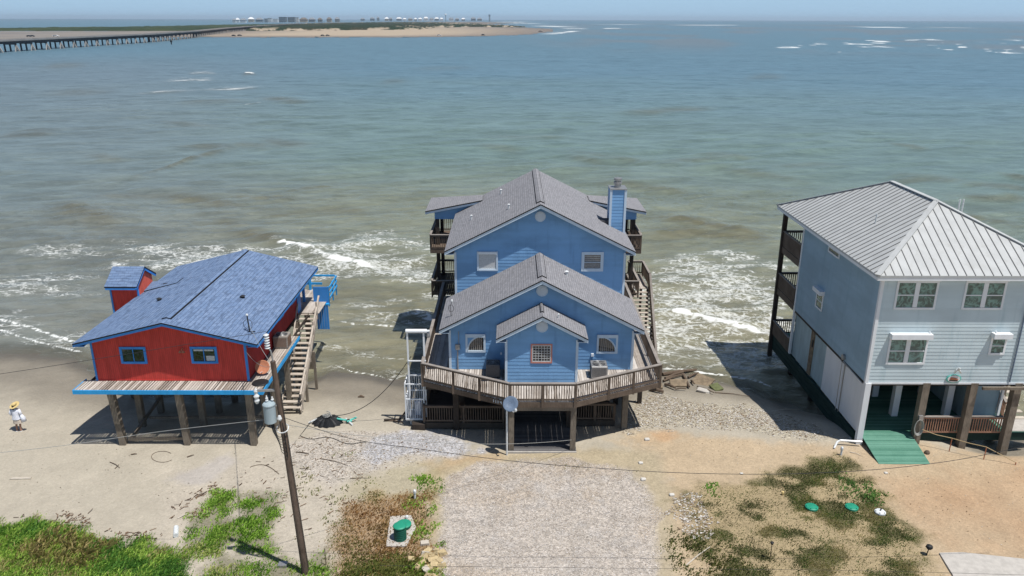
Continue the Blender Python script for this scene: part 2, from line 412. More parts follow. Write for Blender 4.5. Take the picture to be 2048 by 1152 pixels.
def railing(parent, p, q, zf, h=1.0, sp=.125, bw=.04, mats=('rail', 'railx'), posts=None, z2=None, capw=.15, bottom=.1, pw=.10, pdrop=.25, ends=(1, 1)):
    """one run of guard rail from p to q at deck level zf (z2 at the far end on stairs)"""
    z2 = zf if z2 is None else z2; p = Vector((p[0], p[1], zf)); q = Vector((q[0], q[1], z2)); L = (q-p).length; H = Vector((0,0,h))
    m = MB(); m.beam(p+Vector((0,0,bottom)), q+Vector((0,0,bottom)), .04, .09); m.beam(p+Vector((0,0,h-.075)), q+Vector((0,0,h-.075)), .04, .11)
    n = int(L/sp)
    for k in range(n):
        c = p+(q-p)*((k+.5)/n) ; j = random.uniform(-.004, .004)
        m.box(c.x-bw/2+j, c.x+bw/2+j, c.y-bw/2, c.y+bw/2, c.z+bottom+.045, c.z+h-.13)
    r = m.build('railing', M[mats[0]], parent)
    MB().beam(p+H, q+H, capw, .04).build('top_rail', M[mats[1]], r)
    if posts:
        for k in range(0 if ends[0] else 1, posts+(1 if ends[1] else 0)):
            c = p+(q-p)*(k/posts); MB().box(c.x-pw/2, c.x+pw/2, c.y-pw/2-.001, c.y+pw/2, c.z-pdrop, c.z+h-.025).build('post', M[mats[0]], r)
    return r
def pile(parent, x, y, z0, z1, w=.28, mat='postz', name='piling', lean=(0, 0), round_=False, label=None):
    m = MB(); a, b = Vector((x+lean[0], y+lean[1], z0)), Vector((x, y, z1))
    if round_: m.tube([a, (a+b)/2, b], [w*.56, w*.53, w*.5], 12)
    else: m.beam(a, b, w, w, (0, 1, 0))
    return m.build(name, M[mat], parent, smooth=False, label=label)
def boards(parent, name, mat, x0, x1, y0, y1, z, bw=.14, gap=.012, th=.04, along='y', poly=None, jitter=.4):
    """deck of separate boards with open gaps"""
    m = MB(); n = int((x1-x0)/bw) if along == 'y' else int((y1-y0)/bw)
    for k in range(n):
        g = gap*(1+random.uniform(-jitter, jitter*2)) 
        if along == 'y':
            a = x0+k*bw; b = a+bw-g; ya, yb = (y0, y1) if not poly else poly((a+b)/2)
            if yb-ya > .02: m.box(a, b, ya, yb, z-th, z+random.uniform(-.003, 0))
        else:
            a = y0+k*bw; m.box(x0, x1, a, a+bw-g, z-th, z+random.uniform(-.003, 0))
    return m.build(name, mat, parent)
def ac_unit(loc, w, d, h, body, label, group=None, louv='acbrown'):
    t = thing('air_conditioner', loc, label, 'air conditioner', group); x, y, z = loc
    m = MB(); m.box(x-w/2, x+w/2, y-d/2, y+d/2, z+.04, z+h*.97); m.build('cabinet', M[body], t, bevel=.02)
    l = MB()
    nx = int(w/.06)
    for k in range(nx): l.box(x-w/2+.05+k*(w-.1)/nx, x-w/2+.075+k*(w-.1)/nx, y-d/2-.012, y-d/2+.01, z+.12, z+h*.86)
    for k in range(nx): l.box(x-w/2-.012, x-w/2+.01, y-d/2+.05+k*(d-.1)/nx, y-d/2+.075+k*(d-.1)/nx, z+.12, z+h*.86)
    for k in range(nx): l.box(x+w/2-.01, x+w/2+.012, y-d/2+.05+k*(d-.1)/nx, y-d/2+.075+k*(d-.1)/nx, z+.12, z+h*.86)
    l.build('louvre', M[louv], t)
    r = min(w, d)*.40
    MB().lathe((x, y, z), [(r, h*.972), (r, h*.98)], 24).build('fan_opening', M['black'], t)
    g = MB()
    for q in (1.0, .78, .56, .34):
        g.tube([(x+r*q*math.cos(a), y+r*q*math.sin(a), z+h+.004) for a in np.linspace(0, 2*math.pi, 25)], .007, 4, False)
    for a in np.linspace(0, math.pi, 5)[:-1]: g.tube([(x-r*math.cos(a), y-r*math.sin(a), z+h+.012), (x+r*math.cos(a), y+r*math.sin(a), z+h+.012)], .007, 4)
    g.lathe((x, y, z), [(.07, h*.99), (.06, h+.02)], 10); g.build('fan_guard', M['metal'], t)
    return t
def wire(pts, sag, r, label, mat='wire', n=24, name='power_line', cat='cable', group=None):
    a, b = Vector(pts[0]), Vector(pts[1]); P = []
    for k in range(n+1):
        t = k/n; p = a.lerp(b, t); p.z -= sag*4*t*(1-t); P.append(p)
    return single(MB().tube(P, r, 5), name, M[mat], label, cat, group)

# ================================================================ RED HOUSE
def red_house():
    t = thing('red_house', (-17.3, 36.6, 0), 'small red stilt house with bright blue trim and blue shingle roof at the left', 'house')
    zd = 3.42; x0, x1, yw, yb = -21.25, -13.50, 36.55, 47.2; ze, zr, xr = 5.70, 6.84, -17.25
    gp = [(x0, zd), (x1, zd), (x1, ze-.05), (xr, zr-.13), (x0, ze-.05)]
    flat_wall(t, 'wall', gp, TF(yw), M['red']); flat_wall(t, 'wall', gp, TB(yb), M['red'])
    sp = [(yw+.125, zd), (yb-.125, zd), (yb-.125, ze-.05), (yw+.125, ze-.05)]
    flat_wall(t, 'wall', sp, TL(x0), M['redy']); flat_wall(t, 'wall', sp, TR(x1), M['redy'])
    gable_roof(t, xr, 4.60, 35.95, 48.9, ze, zr, M['shblue'], M['bblue'], ridge_w=.42, fh=.13)
    c = MB()
    for x in (x0, x1):
        MB().box(x-.05, x+.05, yw-.03, yw+.10, zd, ze-.1).build('corner_trim', M['bblue'], t)
    c.box(x0+.06, x1-.06, yw-.024, yw-.002, zd, zd+.05); c.build('base_trim', M['red'], t)
    w = window(t, TF(yw), -19.85, -18.52, 4.38, 5.30, M['bblue'], M['glass'], bars=(-19.18,), trim=.12, label='left aluminium window in blue trim')
    w = window(t, TF(yw), -16.27, -14.92, 4.40, 5.32, M['bblue'], M['glass'], bars=(-15.6,), trim=.12, label='right window with a pale blind at its lower right')
    MB().box(-15.5, -15.08, .022, .03, 4.55, 4.82, TF(yw)).build('blind', M['blind'], w)
    MB().box(-16.1, -15.1, .022, .028, 5.08, 5.17, TF(yw)).build('valance', M['blind'], w)
    for ya, yb_ in ((38.6, 39.6), (42.3, 43.3), (45.0, 46.0)):
        window(t, TR(x1), ya, yb_, 4.45, 5.30, M['bblue'], M['glass'], bars=((ya+yb_)/2,), trim=.09)
    MB().box(46.3, 47.0, .004, .05, zd+.02, 5.4, TR(x1)).build('door', M['bblue'], t)
    l = MB(); l.tube([(-16.62, yw-.02, 5.22), (-16.62, yw-.16, 5.26), (-16.62, yw-.2, 5.16)], .025, 8); l.lathe((-16.55, yw-.2, 5.08), [(.03, .1), (.09, 0)], 10)
    l.lathe((-16.71, yw-.2, 5.08), [(.03, .1), (.09, 0)], 10); l.build('floodlight', M['rust'], t)
    # deck
    dy0, dx0, dx1 = 35.42, -21.95, -12.42
    d = boards(t, 'deck', M['boardy'], dx0+.05, dx1-.05, dy0+.05, yw+.05, zd-.01, .14, .036, th=.026)
    dd = boards(t, 'side_deck', M['boardy'], x1+.02, dx1-.05, yw+.06, 42.6, zd-.012, .14, .02)
    boards(t, 'back_deck', M['boardy'], x0, -12.55, 46.6, 51.0, zd-.014, .14, .012)
    f = MB(); f.box(dx0, dx1, dy0-.02, dy0+.03, zd-.22, zd+.0); f.box(dx1-.04, dx1, dy0+.032, 42.6, zd-.2, zd+.0); f.build('deck_fascia', M['cblue'], t)
    MB().box(dx0, dx0+.04, dy0+.032, yw+.2, zd-.2, zd-.0).build('deck_fascia', M['cblue'], t)
    j = MB()
    for y in (36.05, 38.3, 40.5, 43.0, 45.4, 48.0, 50.5): j.box(dx0+.3, dx1-.3 if y < 43 else -13.2, y-.08, y+.08, zd-.5, zd-.22)
    for k in range(15): j.box(-21.7+k*.63, -21.65+k*.63, 35.6, 47.0, zd-.21, zd-.055)
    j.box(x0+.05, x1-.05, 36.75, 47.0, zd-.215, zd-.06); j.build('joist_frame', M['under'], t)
    ys = (36.05, 38.25, 40.5, 43.0, 45.4, 48.0)
    for i, y in enumerate(ys):
        for x in (-20.2, -16.85, -13.4):
            ln = {(-20.2, 0): (.35, .1), (-16.85, 0): (.22, .1)}.get((x, i), (0, 0))
            pile(t, x-ln[0]*.6, y, -2.2, zd-.22, .30, 'postz', lean=(ln[0], 0))
    pile(t, -12.75, 37.9, -1.5, zd-.22, .26, 'postz'); pile(t, -12.75, 40.6, -1.5, zd-.22, .26, 'postz')
    b = MB(); b.beam((-20.0, 36.2, .22), (-16.8, 36.2, .30), .14, .14); b.beam((-19.9, 36.3, .2), (-20.1, 40.5, .5), .12, .16)
    b.beam((-19.8, 38.3, .35), (-13.5, 38.3, .4), .08, .14); b.build('brace', M['postz'], t)
    # tower on the left slope
    tx0, tx1, ty0, ty1 = -23.3, -21.72, 43.0, 45.0
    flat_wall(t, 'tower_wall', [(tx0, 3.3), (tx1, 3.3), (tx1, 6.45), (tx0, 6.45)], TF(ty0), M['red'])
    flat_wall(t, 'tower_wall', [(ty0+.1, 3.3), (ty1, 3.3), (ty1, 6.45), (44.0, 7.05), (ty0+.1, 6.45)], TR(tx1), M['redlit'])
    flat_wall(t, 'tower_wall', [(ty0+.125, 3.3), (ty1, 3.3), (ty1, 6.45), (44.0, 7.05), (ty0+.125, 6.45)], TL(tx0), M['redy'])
    m = MB(); 
    roof_slab(m, (tx0-.15, 42.68, 6.40), (tx1+.14, 42.68, 6.40), (tx1+.14, 44.0, 7.22), (tx0-.15, 44.0, 7.22))
    roof_slab(m, (tx0-.15, 45.3, 6.40), (tx1+.14, 45.3, 6.40), (tx1+.14, 44.0, 7.22), (tx0-.15, 44.0, 7.22))
    tr = m.build('tower_roof', [M['shblue'], M['dark']], t)
    f = MB(); X = tx1+.10
    f.beam((X, 42.68, 6.26), (X, 44.0, 7.08), .04, .13); f.beam((X, 45.3, 6.26), (X, 44.0, 7.08), .04, .13)
    f.box(tx0-.12, tx1+.1, 42.69, 42.73, 6.2, 6.33); f.build('fascia', M['bblue'], tr)
    MB().box(tx1-.03, tx1+.04, ty0-.03, ty0+.1, 3.3, 6.3).build('corner_trim', M['bblue'], t); MB().box(tx0-.03, tx0+.07, ty0-.03, ty0+.1, 3.3, 6.3).build('corner_trim', M['bblue'], t)
    m = MB(); roof_slab(m, (tx1+.02, 43.7, 5.80), (-19.8, 43.9, 6.25), (-19.8, 44.9, 6.25), (tx1+.02, 44.9, 5.98)); m.build('roof_cricket', [M['shblue'], M['dark']], t)
    boards(t, 'tower_deck', M['under'], -23.7, -21.3, 42.6, 45.4, 3.3)
    pile(t, -23.1, 43.2, -1.5, 3.26, .22); pile(t, -23.1, 44.9, -1.5, 3.26, .22)
    st = MB()
    for k in range(8): st.box(-22.6, -21.7, 37.0+k*.62, 37.3+k*.62, 3.2-k*.34, 3.24-k*.34)
    for x in (-22.65, -21.68): st.beam((x, 36.9, 3.25), (x, 42.0, .3), .05, .25)
    # vents, antenna
    for p in ((-19.44, 40.7), (-15.0, 41.2)):
        z = zr - abs(p[0]-xr)*(zr-ze)/4.6; v = MB(); v.lathe((p[0], p[1], z-.03), [(.10, 0), (.10, .12), (.16, .13), (.02, .2)], 10); v.build('roof_vent', M['black'], t)
    # blue porch post, balcony with slatted rails and the panel beside the stairs
    MB().box(-13.72, -13.56, 48.4, 48.56, zd, ze-.15).build('porch_post', M['bblue'], t)
    m = MB(); ax0, ax1 = -13.2, -12.1
    m.box(-15.0, ax1, 50.9, 51.0, zd+.95, zd+1.05); m.box(-15.0, -13.0, 50.92, 50.98, zd+.35, zd+.5); m.box(-13.9, -13.75, 50.85, 51.0, zd-.2, zd+1.0)
    m.box(-21.0, -15.0, 50.9, 51.0, zd+.95, zd+1.05); m.box(-21.0, -15.0, 50.92, 50.98, zd+.4, zd+.5)
    for z in (.95, .6, .25): m.beam((-12.0, 51.0, zd+z), (-11.95, 48.6, zd+z), .05, .14)
    for y in (48.7, 49.9, 50.95): m.box(-12.1, -12.03, y-.05, y+.05, zd-.4, zd+.98)
    m.build('porch_railing', M['cblue'], t)
    MB().box(-13.02, -12.06, 48.5, 48.56, zd-.15, zd+1.0).build('privacy_panel', M['bblue'], t)
    m = MB(); 
    for k in range(5): m.box(-12.85+k*.16, -12.71+k*.16, 48.3, 48.34, 1.55, zd-.19)
    m.build('privacy_panel', M['bblue'], t)
    MB().box(-13.06, -12.02, 48.28, 48.56, zd-.19, zd-.10).build('panel_ledge', M['cblue'], t)
    boards(t, 'stair_landing', M['boardy'], -13.45, -12.1, 46.4, 48.5, zd-.006)
    # stairs down towards the beach
    sx0, sx1, sy0, sy1 = -13.02, -11.93, 39.9, 46.4; n = 19; s = MB()
    for k in range(n):
        u = k/(n-1); y = sy0+(sy1-sy0)*u; z = .18+(zd-.25)*u; xo = -.0-.42*u
        s.box(sx0+xo, sx1+xo-.02, y-.14, y+.14, z-.045, z)
    st_ = s.build('stair_treads', M['stair'], t)
    g = MB()
    for xo, xq in ((sx0-.04, -.42), (sx1+.02, -.42)): g.beam((xo, sy0-.2, .0), (xo+xq, sy1+.1, zd-.12), .05, .28)
    g.build('stringer', M['stair'], t)
    h = MB(); h.beam((sx1+.05, sy0-.1, 1.0), (sx1-.40, sy1+.8, zd+.85), .10, .10)
    for u in (0.02, .26, .5, .75, .98): 
        y = sy0+(sy1-sy0)*u; z = .1+(zd-.2)*u; xx = sx1+.05-.42*u; h.beam((xx, y, z-.2), (xx, y, z+.95), .09, .09)
    h.beam((sx1+.05, sy0, .55), (sx1-.36, sy1, zd+.35), .04, .12); h.build('handrail', M['stair'], t)
    h2 = MB(); h2.beam((sx0-.10, 43.6, 2.9), (sx0-.50, sy1+.3, zd+.75), .07, .10); h2.beam((sx0-.10, 43.6, 2.9), (sx0-.08, 43.4, 1.7), .07, .1); h2.build('handrail', M['stair'], t)
    for y, z in ((41.6, .8), (43.8, 1.9)): pile(t, sx0-.2, y, -1.5, z, .14); pile(t, sx1-.1, y, -1.5, z, .14)
    return t
red_house()
ac_unit((-13.0, 41.1, 3.415), .80, .80, .74, 'acbody', 'tan air conditioner on the side deck of the red house above the stairs', louv='acbrown')

# antenna mast on the red roof
t = thing('roof_antenna', (-13.37, 37.15, 5.88), 'short black antenna mast with coiled cable near the eave of the blue shingle roof', 'antenna')
x, y, z = -13.37, 37.15, 5.84
MB().tube([(x, y, z), (x-.05, y, z+.95)], .035, 8).build('mast', M['black'], t)
MB().lathe((x-.05, y, z+.93), [(.06, 0), (.06, .07), (.02, .1)], 8).build('cap', M['porc'], t)
MB().tube([(x-.05+.22*math.cos(a), y-.03+.04*math.sin(a*2), z+.45+.27*math.sin(a)) for a in np.linspace(0, 2*math.pi, 30)], .012, 5).build('cable_coil', M['wire'], t)
m = MB(); m.beam((x-.25, y-.1, z+.03), (x+.25, y+.1, z+.03), .05, .03); m.beam((x-.2, y+.15, z+.06), (x+.2, y-.15, z-.02), .05, .03); m.build('foot', M['black'], t)
# rusty dish and lid on the deck corner
t = thing('satellite_dish', (-12.95, 37.35, 3.42), 'tilted white and rust coloured dish on the corner of the red house deck', 'satellite dish')
mr = Matrix.Rotation(R(62), 3, 'X') @ Matrix.Rotation(R(12), 3, 'Y')
MB().lathe((-12.98, 37.3, 3.85), [(.02, -.09), (.2, -.06), (.36, 0), (.37, .01), (.34, .015), (.2, -.03), (.02, -.06)], 20, mr).build('reflector', M['rust'], t)
MB().tube([(-12.98, 37.42, 3.42), (-12.98, 37.42, 3.8)], .03, 6).build('mast', M['metal'], t)
MB().tube([(-12.98, 37.25, 3.6), (-12.95, 36.85, 3.75)], .02, 6).build('feed_arm', M['porc'], t)
single(MB().lathe((-12.82, 36.3, 3.42), [(.40, 0), (.42, .03), (.38, .06), (.05, .08)], 24), 'round_lid', M['black'], 'black round lid lying on the deck corner below the rusty dish', 'lid')

# ================================================================ BLUE HOUSE
def blue_house():
    t = thing('blue_house', (1.6, 39, 0), 'large blue lap sided stilt house with stacked grey gable roofs in the middle', 'house')
    zd = 2.92; xc = 1.6
    # upper block
    x0, x1 = -3.32, 6.56; yu, yb = 43.59, 54.0
    lap_wall(t, 'wall', [(x0, 5.0), (x1, 5.0), (x1, 8.36), (xc, 11.0), (x0, 8.36)], TF(yu), M['blue'])
    lap_wall(t, 'wall', [(yu+.15, zd), (51.7, zd), (51.7, 8.36), (yu+.15, 8.36)], TL(x0), M['blue'])
    lap_wall(t, 'wall', [(yu+.15, zd), (51.7, zd), (51.7, 8.36), (yu+.15, 8.36)], TR(x1), M['blue'])
    flat_wall(t, 'wall', [(x0, zd), (x1, zd), (x1, 8.36), (xc, 10.9), (x0, 8.36)], TB(51.7), M['blue'])
    gable_roof(t, xc, 5.47, 43.05, 54.0, 8.46, 11.22, M['shgrey'], M['bluetrim'], ridge_w=.42)
    # lower block
    yl = 39.13; X0, X1 = -3.38, 6.56
    lap_wall(t, 'wall', [(X0, zd), (X1, zd), (X1, 5.30), (xc, 8.0), (X0, 5.30)], TF(yl), M['blue'])
    lap_wall(t, 'wall', [(yl+.15, zd), (yu+.1, zd), (yu+.1, 5.3), (yl+.15, 5.3)], TL(X0), M['blue'])
    lap_wall(t, 'wall', [(yl+.15, zd), (yu+.1, zd), (yu+.1, 5.3), (yl+.15, 5.3)], TR(X1), M['blue'])
    gable_roof(t, xc-.02, 5.45, 38.6, 43.57, 5.42, 8.23, M['shgrey'], M['bluetrim'], ridge_w=.42, back=False)
    # entry bump
    b0, b1, yp = -.33, 3.42, 37.5
    lap_wall(t, 'wall', [(b0, zd), (b1, zd), (b1, 5.42), (1.55, 6.6), (b0, 5.42)], TF(yp), M['blue'])
    lap_wall(t, 'wall', [(yp+.15, zd), (yl, zd), (yl, 5.42), (yp+.15, 5.42)], TL(b0), M['blue'])
    lap_wall(t, 'wall', [(yp+.15, zd), (yl, zd), (yl, 5.42), (yp+.15, 5.42)], TR(b1), M['blue'])
    gable_roof(t, 1.55, 2.36, 37.08, 39.1, 5.55, 6.80, M['shgrey'], M['bluetrim'], ridge_w=.12, back=False)
    c = MB()
    for a, Y, z0, z1 in ((x0, yu, 5.0, 8.25), (x1, yu, 5.0, 8.25), (X0, yl, zd, 5.2), (X1, yl, zd, 5.2), (b0, yp, zd, 5.35), (b1, yp, zd, 5.35)):
        s = -1 if a < 1 else 1
        MB().box(min(a-s*.10, a+s*.03), max(a-s*.10, a+s*.03), Y-.035, Y+.06, z0, z1).build('corner_trim', M['bluetrim'], t)
    # gable vents
    for X, Y, Z in ((1.60, yu, 10.39), (1.59, yl, 7.46), (1.55, yp, 6.08)):
        m = MB(); mr = Matrix.Rotation(R(90), 3, 'X')
        m.lathe((X, Y, Z), [(.31, 0), (.31, .05), (.27, .06), (.27, .035), (.02, .035)], 28, mr)
        v = m.build('gable_vent', M['bluetrim'], t)
        s = MB()
        for k in range(-4, 5):
            hw = math.sqrt(max(0, .25**2-(k*.055)**2)); s.box(X-hw, X+hw, Y-.05, Y-.036, Z+k*.055-.012, Z+k*.055+.012)
        s.build('louvre', M['white'], v)
    # upper windows
    w = window(t, TF(yu), -2.03, -.82, 7.15, 8.32, M['bluetrim'], M['blind'], trim=.10, d=.07, label='left upper window closed by a pale shutter')
    MB().box(-1.95, -.88, .08, .13, 8.16, 8.30, TF(yu)).build('shutter_box', M['white'], w)
    window(t, TF(yu), 4.02, 5.30, 7.13, 8.30, M['bluetrim'], M['glass'], hbars=(7.68,), trim=.17, d=.06, blinds=7, label='right upper window with white blinds behind two sashes')
    # quarter round windows beside the entry
    for s, u0, u1, z0, z1 in ((1, -2.5, -1.42, 3.93, 5.0), (-1, 4.58, 5.72, 3.88, 4.98)):
        w = window(t, TF(yl), u0, u1, z0, z1, M['bluetrim'], M['glass'], trim=.11, d=.06)
        cx = u1-.11 if s > 0 else u0+.11; r = (u1-u0)-.22; cz = z0+.11; zr_ = z1-z0-.22
        arc = [(cx-s*r*math.cos(a), cz+zr_*math.sin(a)) for a in np.linspace(0, math.pi/2, 14)]
        corner = (cx-s*r, cz+zr_)
        f = MB(); T = TF(yl)
        for p, q in zip(arc, arc[1:]): f.hexa([T(p[0], .022, p[1]), T(q[0], .022, q[1]), T(corner[0], .022, corner[1]), T(corner[0], .022, corner[1]-.001),
                                              T(p[0], .035, p[1]), T(q[0], .035, q[1]), T(corner[0], .035, corner[1]), T(corner[0], .035, corner[1]-.001)])
        f.build('corner_panel', M['blue'], w)
        g = MB(); g.tube([T(a, .04, b) for a, b in arc], .045, 6); g.build('arch_trim', M['bluetrim'], w)
        sl2 = MB()
        for k in range(8):
            uu = .10+k*.105; hh = zr_*math.sqrt(max(0, 1-uu*uu/(r*r)))-.08
            if hh > .05: sl2.box(min(cx-s*uu, cx-s*(uu+.045)), max(cx-s*uu, cx-s*(uu+.045)), .0205, .024, cz, cz+hh, T)
        sl2.build('blind', M['railx'], w)
        MB().box(u0+.02, u1-.02, .062, .13, z1-.17, z1+.02, T).build('shutter_box', M['bluetrim'], w)
    # glass block window in a salmon frame
    w = window(t, TF(yp), .98, 2.10, 4.03, 5.12, M['salmon'], M['glass'], trim=.075, d=.04, label='glass block window in a salmon frame')
    g = MB(); T = TF(yp); a, b, c0, c1 = 1.10, 1.98, 4.15, 5.0
    g.box(a-.045, a, .02, .045, c0-.045, c1+.045, T); g.box(b, b+.045, .02, .045, c0-.045, c1+.045, T); g.box(a, b, .02, .045, c1, c1+.045, T); g.box(a, b, .02, .045, c0-.045, c0, T)
    for k in range(1, 6): g.box(a+(b-a)*k/6-.012, a+(b-a)*k/6+.012, .021, .03, c0, c1, T); g.box(a, b, .022, .031, c0+(c1-c0)*k/6-.012, c0+(c1-c0)*k/6+.012, T)
    g.build('mortar_grid', M['blind'], w)
    # electric meter with conduit, outdoor box
    m = MB(); m.box(-3.05, -2.80, .0, .13, 4.10, 4.42, TF(yl)); m.build('meter_box', M['metal'], t, bevel=.02)
    MB().tube([(-2.93, yl-.06, 4.1), (-2.93, yl-.06, 2.95)], .03, 8).build('conduit', M['metal'], t)
    MB().tube([(-2.86, yl-.05, 4.42), (-2.86, yl-.05, 5.15)], .018, 6).build('conduit', M['metal'], t)
    MB().box(4.30, 4.44, 0, .1, 3.72, 3.88, TF(yl)).build('switch_box', M['white'], t)
    MB().box(-.62, -.54, 0.01, .04, 3.8, 3.92, TF(yl)).build('outlet_cover', M['white'], t)
    # chimney
    cx0, cx1, cy0, cy1 = 6.0, 6.88, 46.9, 47.9
    for T, a, b in ((TF(cy0), cx0, cx1), (TB(cy1), cx0, cx1)): lap_wall(t, 'chimney_wall', [(a, 7.6), (b, 7.6), (b, 11.25), (a, 11.25)], T, M['blue'], thick=.1)
    for T in (TL(cx0), TR(cx1)): lap_wall(t, 'chimney_wall', [(cy0+.11, 7.6), (cy1-.11, 7.6), (cy1-.11, 11.25), (cy0+.11, 11.25)], T, M['blue'], thick=.1)
    m = MB()
    for x in (cx0, cx1):
        for y in (cy0, cy1): m.box(x-.07, x+.07, y-.05, y+.05, 7.6, 11.25)
    ch = m.build('chimney_corner', M['bluetrim'], t)
    m = MB(); m.box(cx0-.08, cx1+.08, cy0-.08, cy1+.08, 11.25, 11.31); m.build('chimney_cap', M['metal'], t)
    m = MB(); m.lathe((6.44, 47.4, 11.31), [(.20, 0), (.20, .2), (.26, .22), (.26, .34), (.17, .36), (.17, .42), (.25, .44), (.25, .56), (.05, .6)], 18); m.build('flue_pipe', M['metal'], t)
    MB().box(5.4, 6.02, 47.0, 47.7, 8.95, 9.3).build('chimney_saddle', M['shgrey'], t)
    # roof vents
    def zu(x): return 11.22-abs(x-xc)*.5046
    for x, y in ((-.75, 51.4), (-.2, 45.8), (-2.55, 47.9)): MB().lathe((x, y, zu(x)-.03), [(.06, 0), (.06, .28), (.09, .3), (.02, .34)], 8).build('roof_vent', M['porc'], t)
    for x, y in ((3.05, 41.8), ): MB().lathe((x, y, 8.23-abs(x-1.58)*.5155-.03), [(.08, 0), (.08, .22), (.13, .24), (.02, .3)], 8).build('roof_vent', M['porc'], t)
    MB().lathe((2.41, 38.0, 6.30), [(.04, 0), (.04, .25), (.06, .27), (.02, .3)], 8).build('roof_vent', M['porc'], t)
    # rear wings of the roof, one to each side
    for s in (-1, 1):
        X = lambda v: xc + s*v
        m = MB(); roof_slab(m, (X(7.5), 52.0, 8.68), (X(7.5), 56.3, 8.68), (X(3.6), 53.6, 9.48), (X(3.6), 52.0, 9.46))
        wr = m.build('wing_roof', [M['shgrey'], M['dark']], t)
        f = MB(); f.beam((X(7.5), 52.06, 8.52), (X(3.6), 52.06, 9.30), .04, .13); f.box(min(X(7.5), X(7.45)), max(X(7.5), X(7.45)), 52.1, 56.2, 8.42, 8.6); f.build('fascia', M['bluetrim'], wr)
        MB().prism([(X(6.9), 8.05), (X(4.0), 8.05), (X(4.0), 9.15), (X(6.9), 8.60)], -.1, 0, TF(52.35)).build('wing_gable', M['blue'], t)
        MB().box(min(X(6.8), X(6.9)), max(X(6.8), X(6.9)), 52.5, 56.0, 8.05, 8.55).build('wing_beam', M['bluetrim'], t)
        for y in (52.4, 55.8):
            pile(t, X(6.72), y, -2.6, 8.04, .24, 'dkpost', 'porch_post'); pile(t, X(5.5), y, -2.6, 8.04, .2, 'dkpost', 'porch_post')
        # two levels of balcony
        xa, xb = sorted((X(7.15), X(4.95)))
        m = MB(); m.box(xa, xb, 51.2, 56.2, 6.15, 6.25); m.box(xa, xb, 51.2, 51.26, 5.95, 6.15); m.build('balcony_floor', M['rail'], t)
        for z in (6.25, 3.0):
            railing(t, (xa+.03, 51.2), (xb-.03, 51.2), z, 1.0, .14)
            xo = X(7.12); railing(t, (xo, 51.3), (xo, 56.1), z, 1.0, .14, posts=2)
            if z > 4 or s < 0: railing(t, (xa+.1, 56.15), (xb-.1, 56.15), z, 1.0, .14)
    boards(t, 'rear_deck', M['under'], -5.5, 8.7, 51.2, 56.2, 2.98)
    railing(t, (-3.3, 56.15), (6.5, 56.15), 3.0, 1.0, .14); railing(t, (-3.3, 56.15), (6.5, 56.15), 6.25, 1.0, .14)
    MB().box(-3.3, 6.5, 51.8, 56.2, 6.15, 6.25).build('balcony_floor', M['rail'], t)
    MB().box(-5.3, 8.5, 55.9, 56.1, 8.0, 8.25).build('porch_beam', M['dkpost'], t)
    # front deck: five sided, boards run front to back
    V = [(-4.72, 37.72), (-.10, 35.30), (3.18, 35.30), (7.82, 37.62)]
    def yf(x):
        for (a, ya), (b, yb_) in zip(V, V[1:]):
            if a <= x <= b: return ya+(yb_-ya)*(x-a)/(b-a)
        return 37.7
    def pl(x):
        y0 = yf(x)+.03
        if x < X0-.02 or x > X1+.02: return (y0, 51.2)
        if b0-.02 < x < b1+.02: return (y0, yp+.02)
        return (y0, yl+.02)
    boards(t, 'deck', M['boardy'], -4.68, 7.80, 35, 51, zd-.01, .14, .007, poly=pl, jitter=1.3)
    f = MB()
    for a, b in zip(V, V[1:]): f.beam((a[0], a[1], zd-.19), (b[0], b[1], zd-.19), .05, .28)
    f.beam((V[0][0], V[0][1]+.05, zd-.19), (V[0][0], 51.2, zd-.19), .05, .28); f.beam((V[3][0], V[3][1]+.05, zd-.19), (V[3][0], 51.2, zd-.19), .05, .28)
    f.build('deck_fascia', M['rail'], t)
    segs = [((-4.72, 37.72), (-3.03, 36.835)), ((-3.03, 36.835), (-1.65, 36.11)), ((-1.65, 36.11), (-.10, 35.30)), ((-.10, 35.30), (1.55, 35.30)), ((1.55, 35.30), (3.18, 35.30)),
            ((3.18, 35.30), (4.95, 36.185)), ((4.95, 36.185), (6.3, 36.86)), ((6.3, 36.86), (7.82, 37.62))]
    for k, (a, b) in enumerate(segs): railing(t, a, b, zd, 1.0, .118, .036, posts=1, pw=.13, pdrop=.35, capw=.17, ends=(1, k == 7))
    for x, pts in ((-4.70, (37.8, 41, 44.3, 47.6, 51.1)), (7.74, (37.7, 41, 44.3, 47.6, 51.1))):
        for a, b in zip(pts, pts[1:]): railing(t, (x, a), (x, b), zd, 1.0, .13, .036, posts=1, capw=.17, ends=(0, 1))
    j = MB()
    for x in np.arange(-4.4, 7.8, .6): j.box(x, x+.045, yf(x)+.2, 51.0, zd-.28, zd-.055)
    j.box(X0+.2, X1-.2, yl+.2, 51.0, zd-.295, zd-.06); j.box(b0+.2, b1-.2, yp+.2, yl+.1, zd-.294, zd-.07)
    for y in (37.9, 41.5, 45.3, 49.0): j.box(-4.6, 7.7, y-.08, y+.08, zd-.6, zd-.32)
    j.build('joist_frame', M['under'], t)
    MB().beam((-.1, 35.45, zd-.45), (3.2, 35.45, zd-.45), .1, .26).build('beam', M['postz'], t)
    # house number on the left fascia
    L = Vector((V[0][0]-V[1][0], V[0][1]-V[1][1], 0)).normalized(); nrm = Vector((L.y, -L.x, 0)); nrm = nrm if nrm.y < 0 else -nrm
    base = Vector((V[1][0], V[1][1], zd-.245)) + L*.95 + nrm*.03; dirx = -L
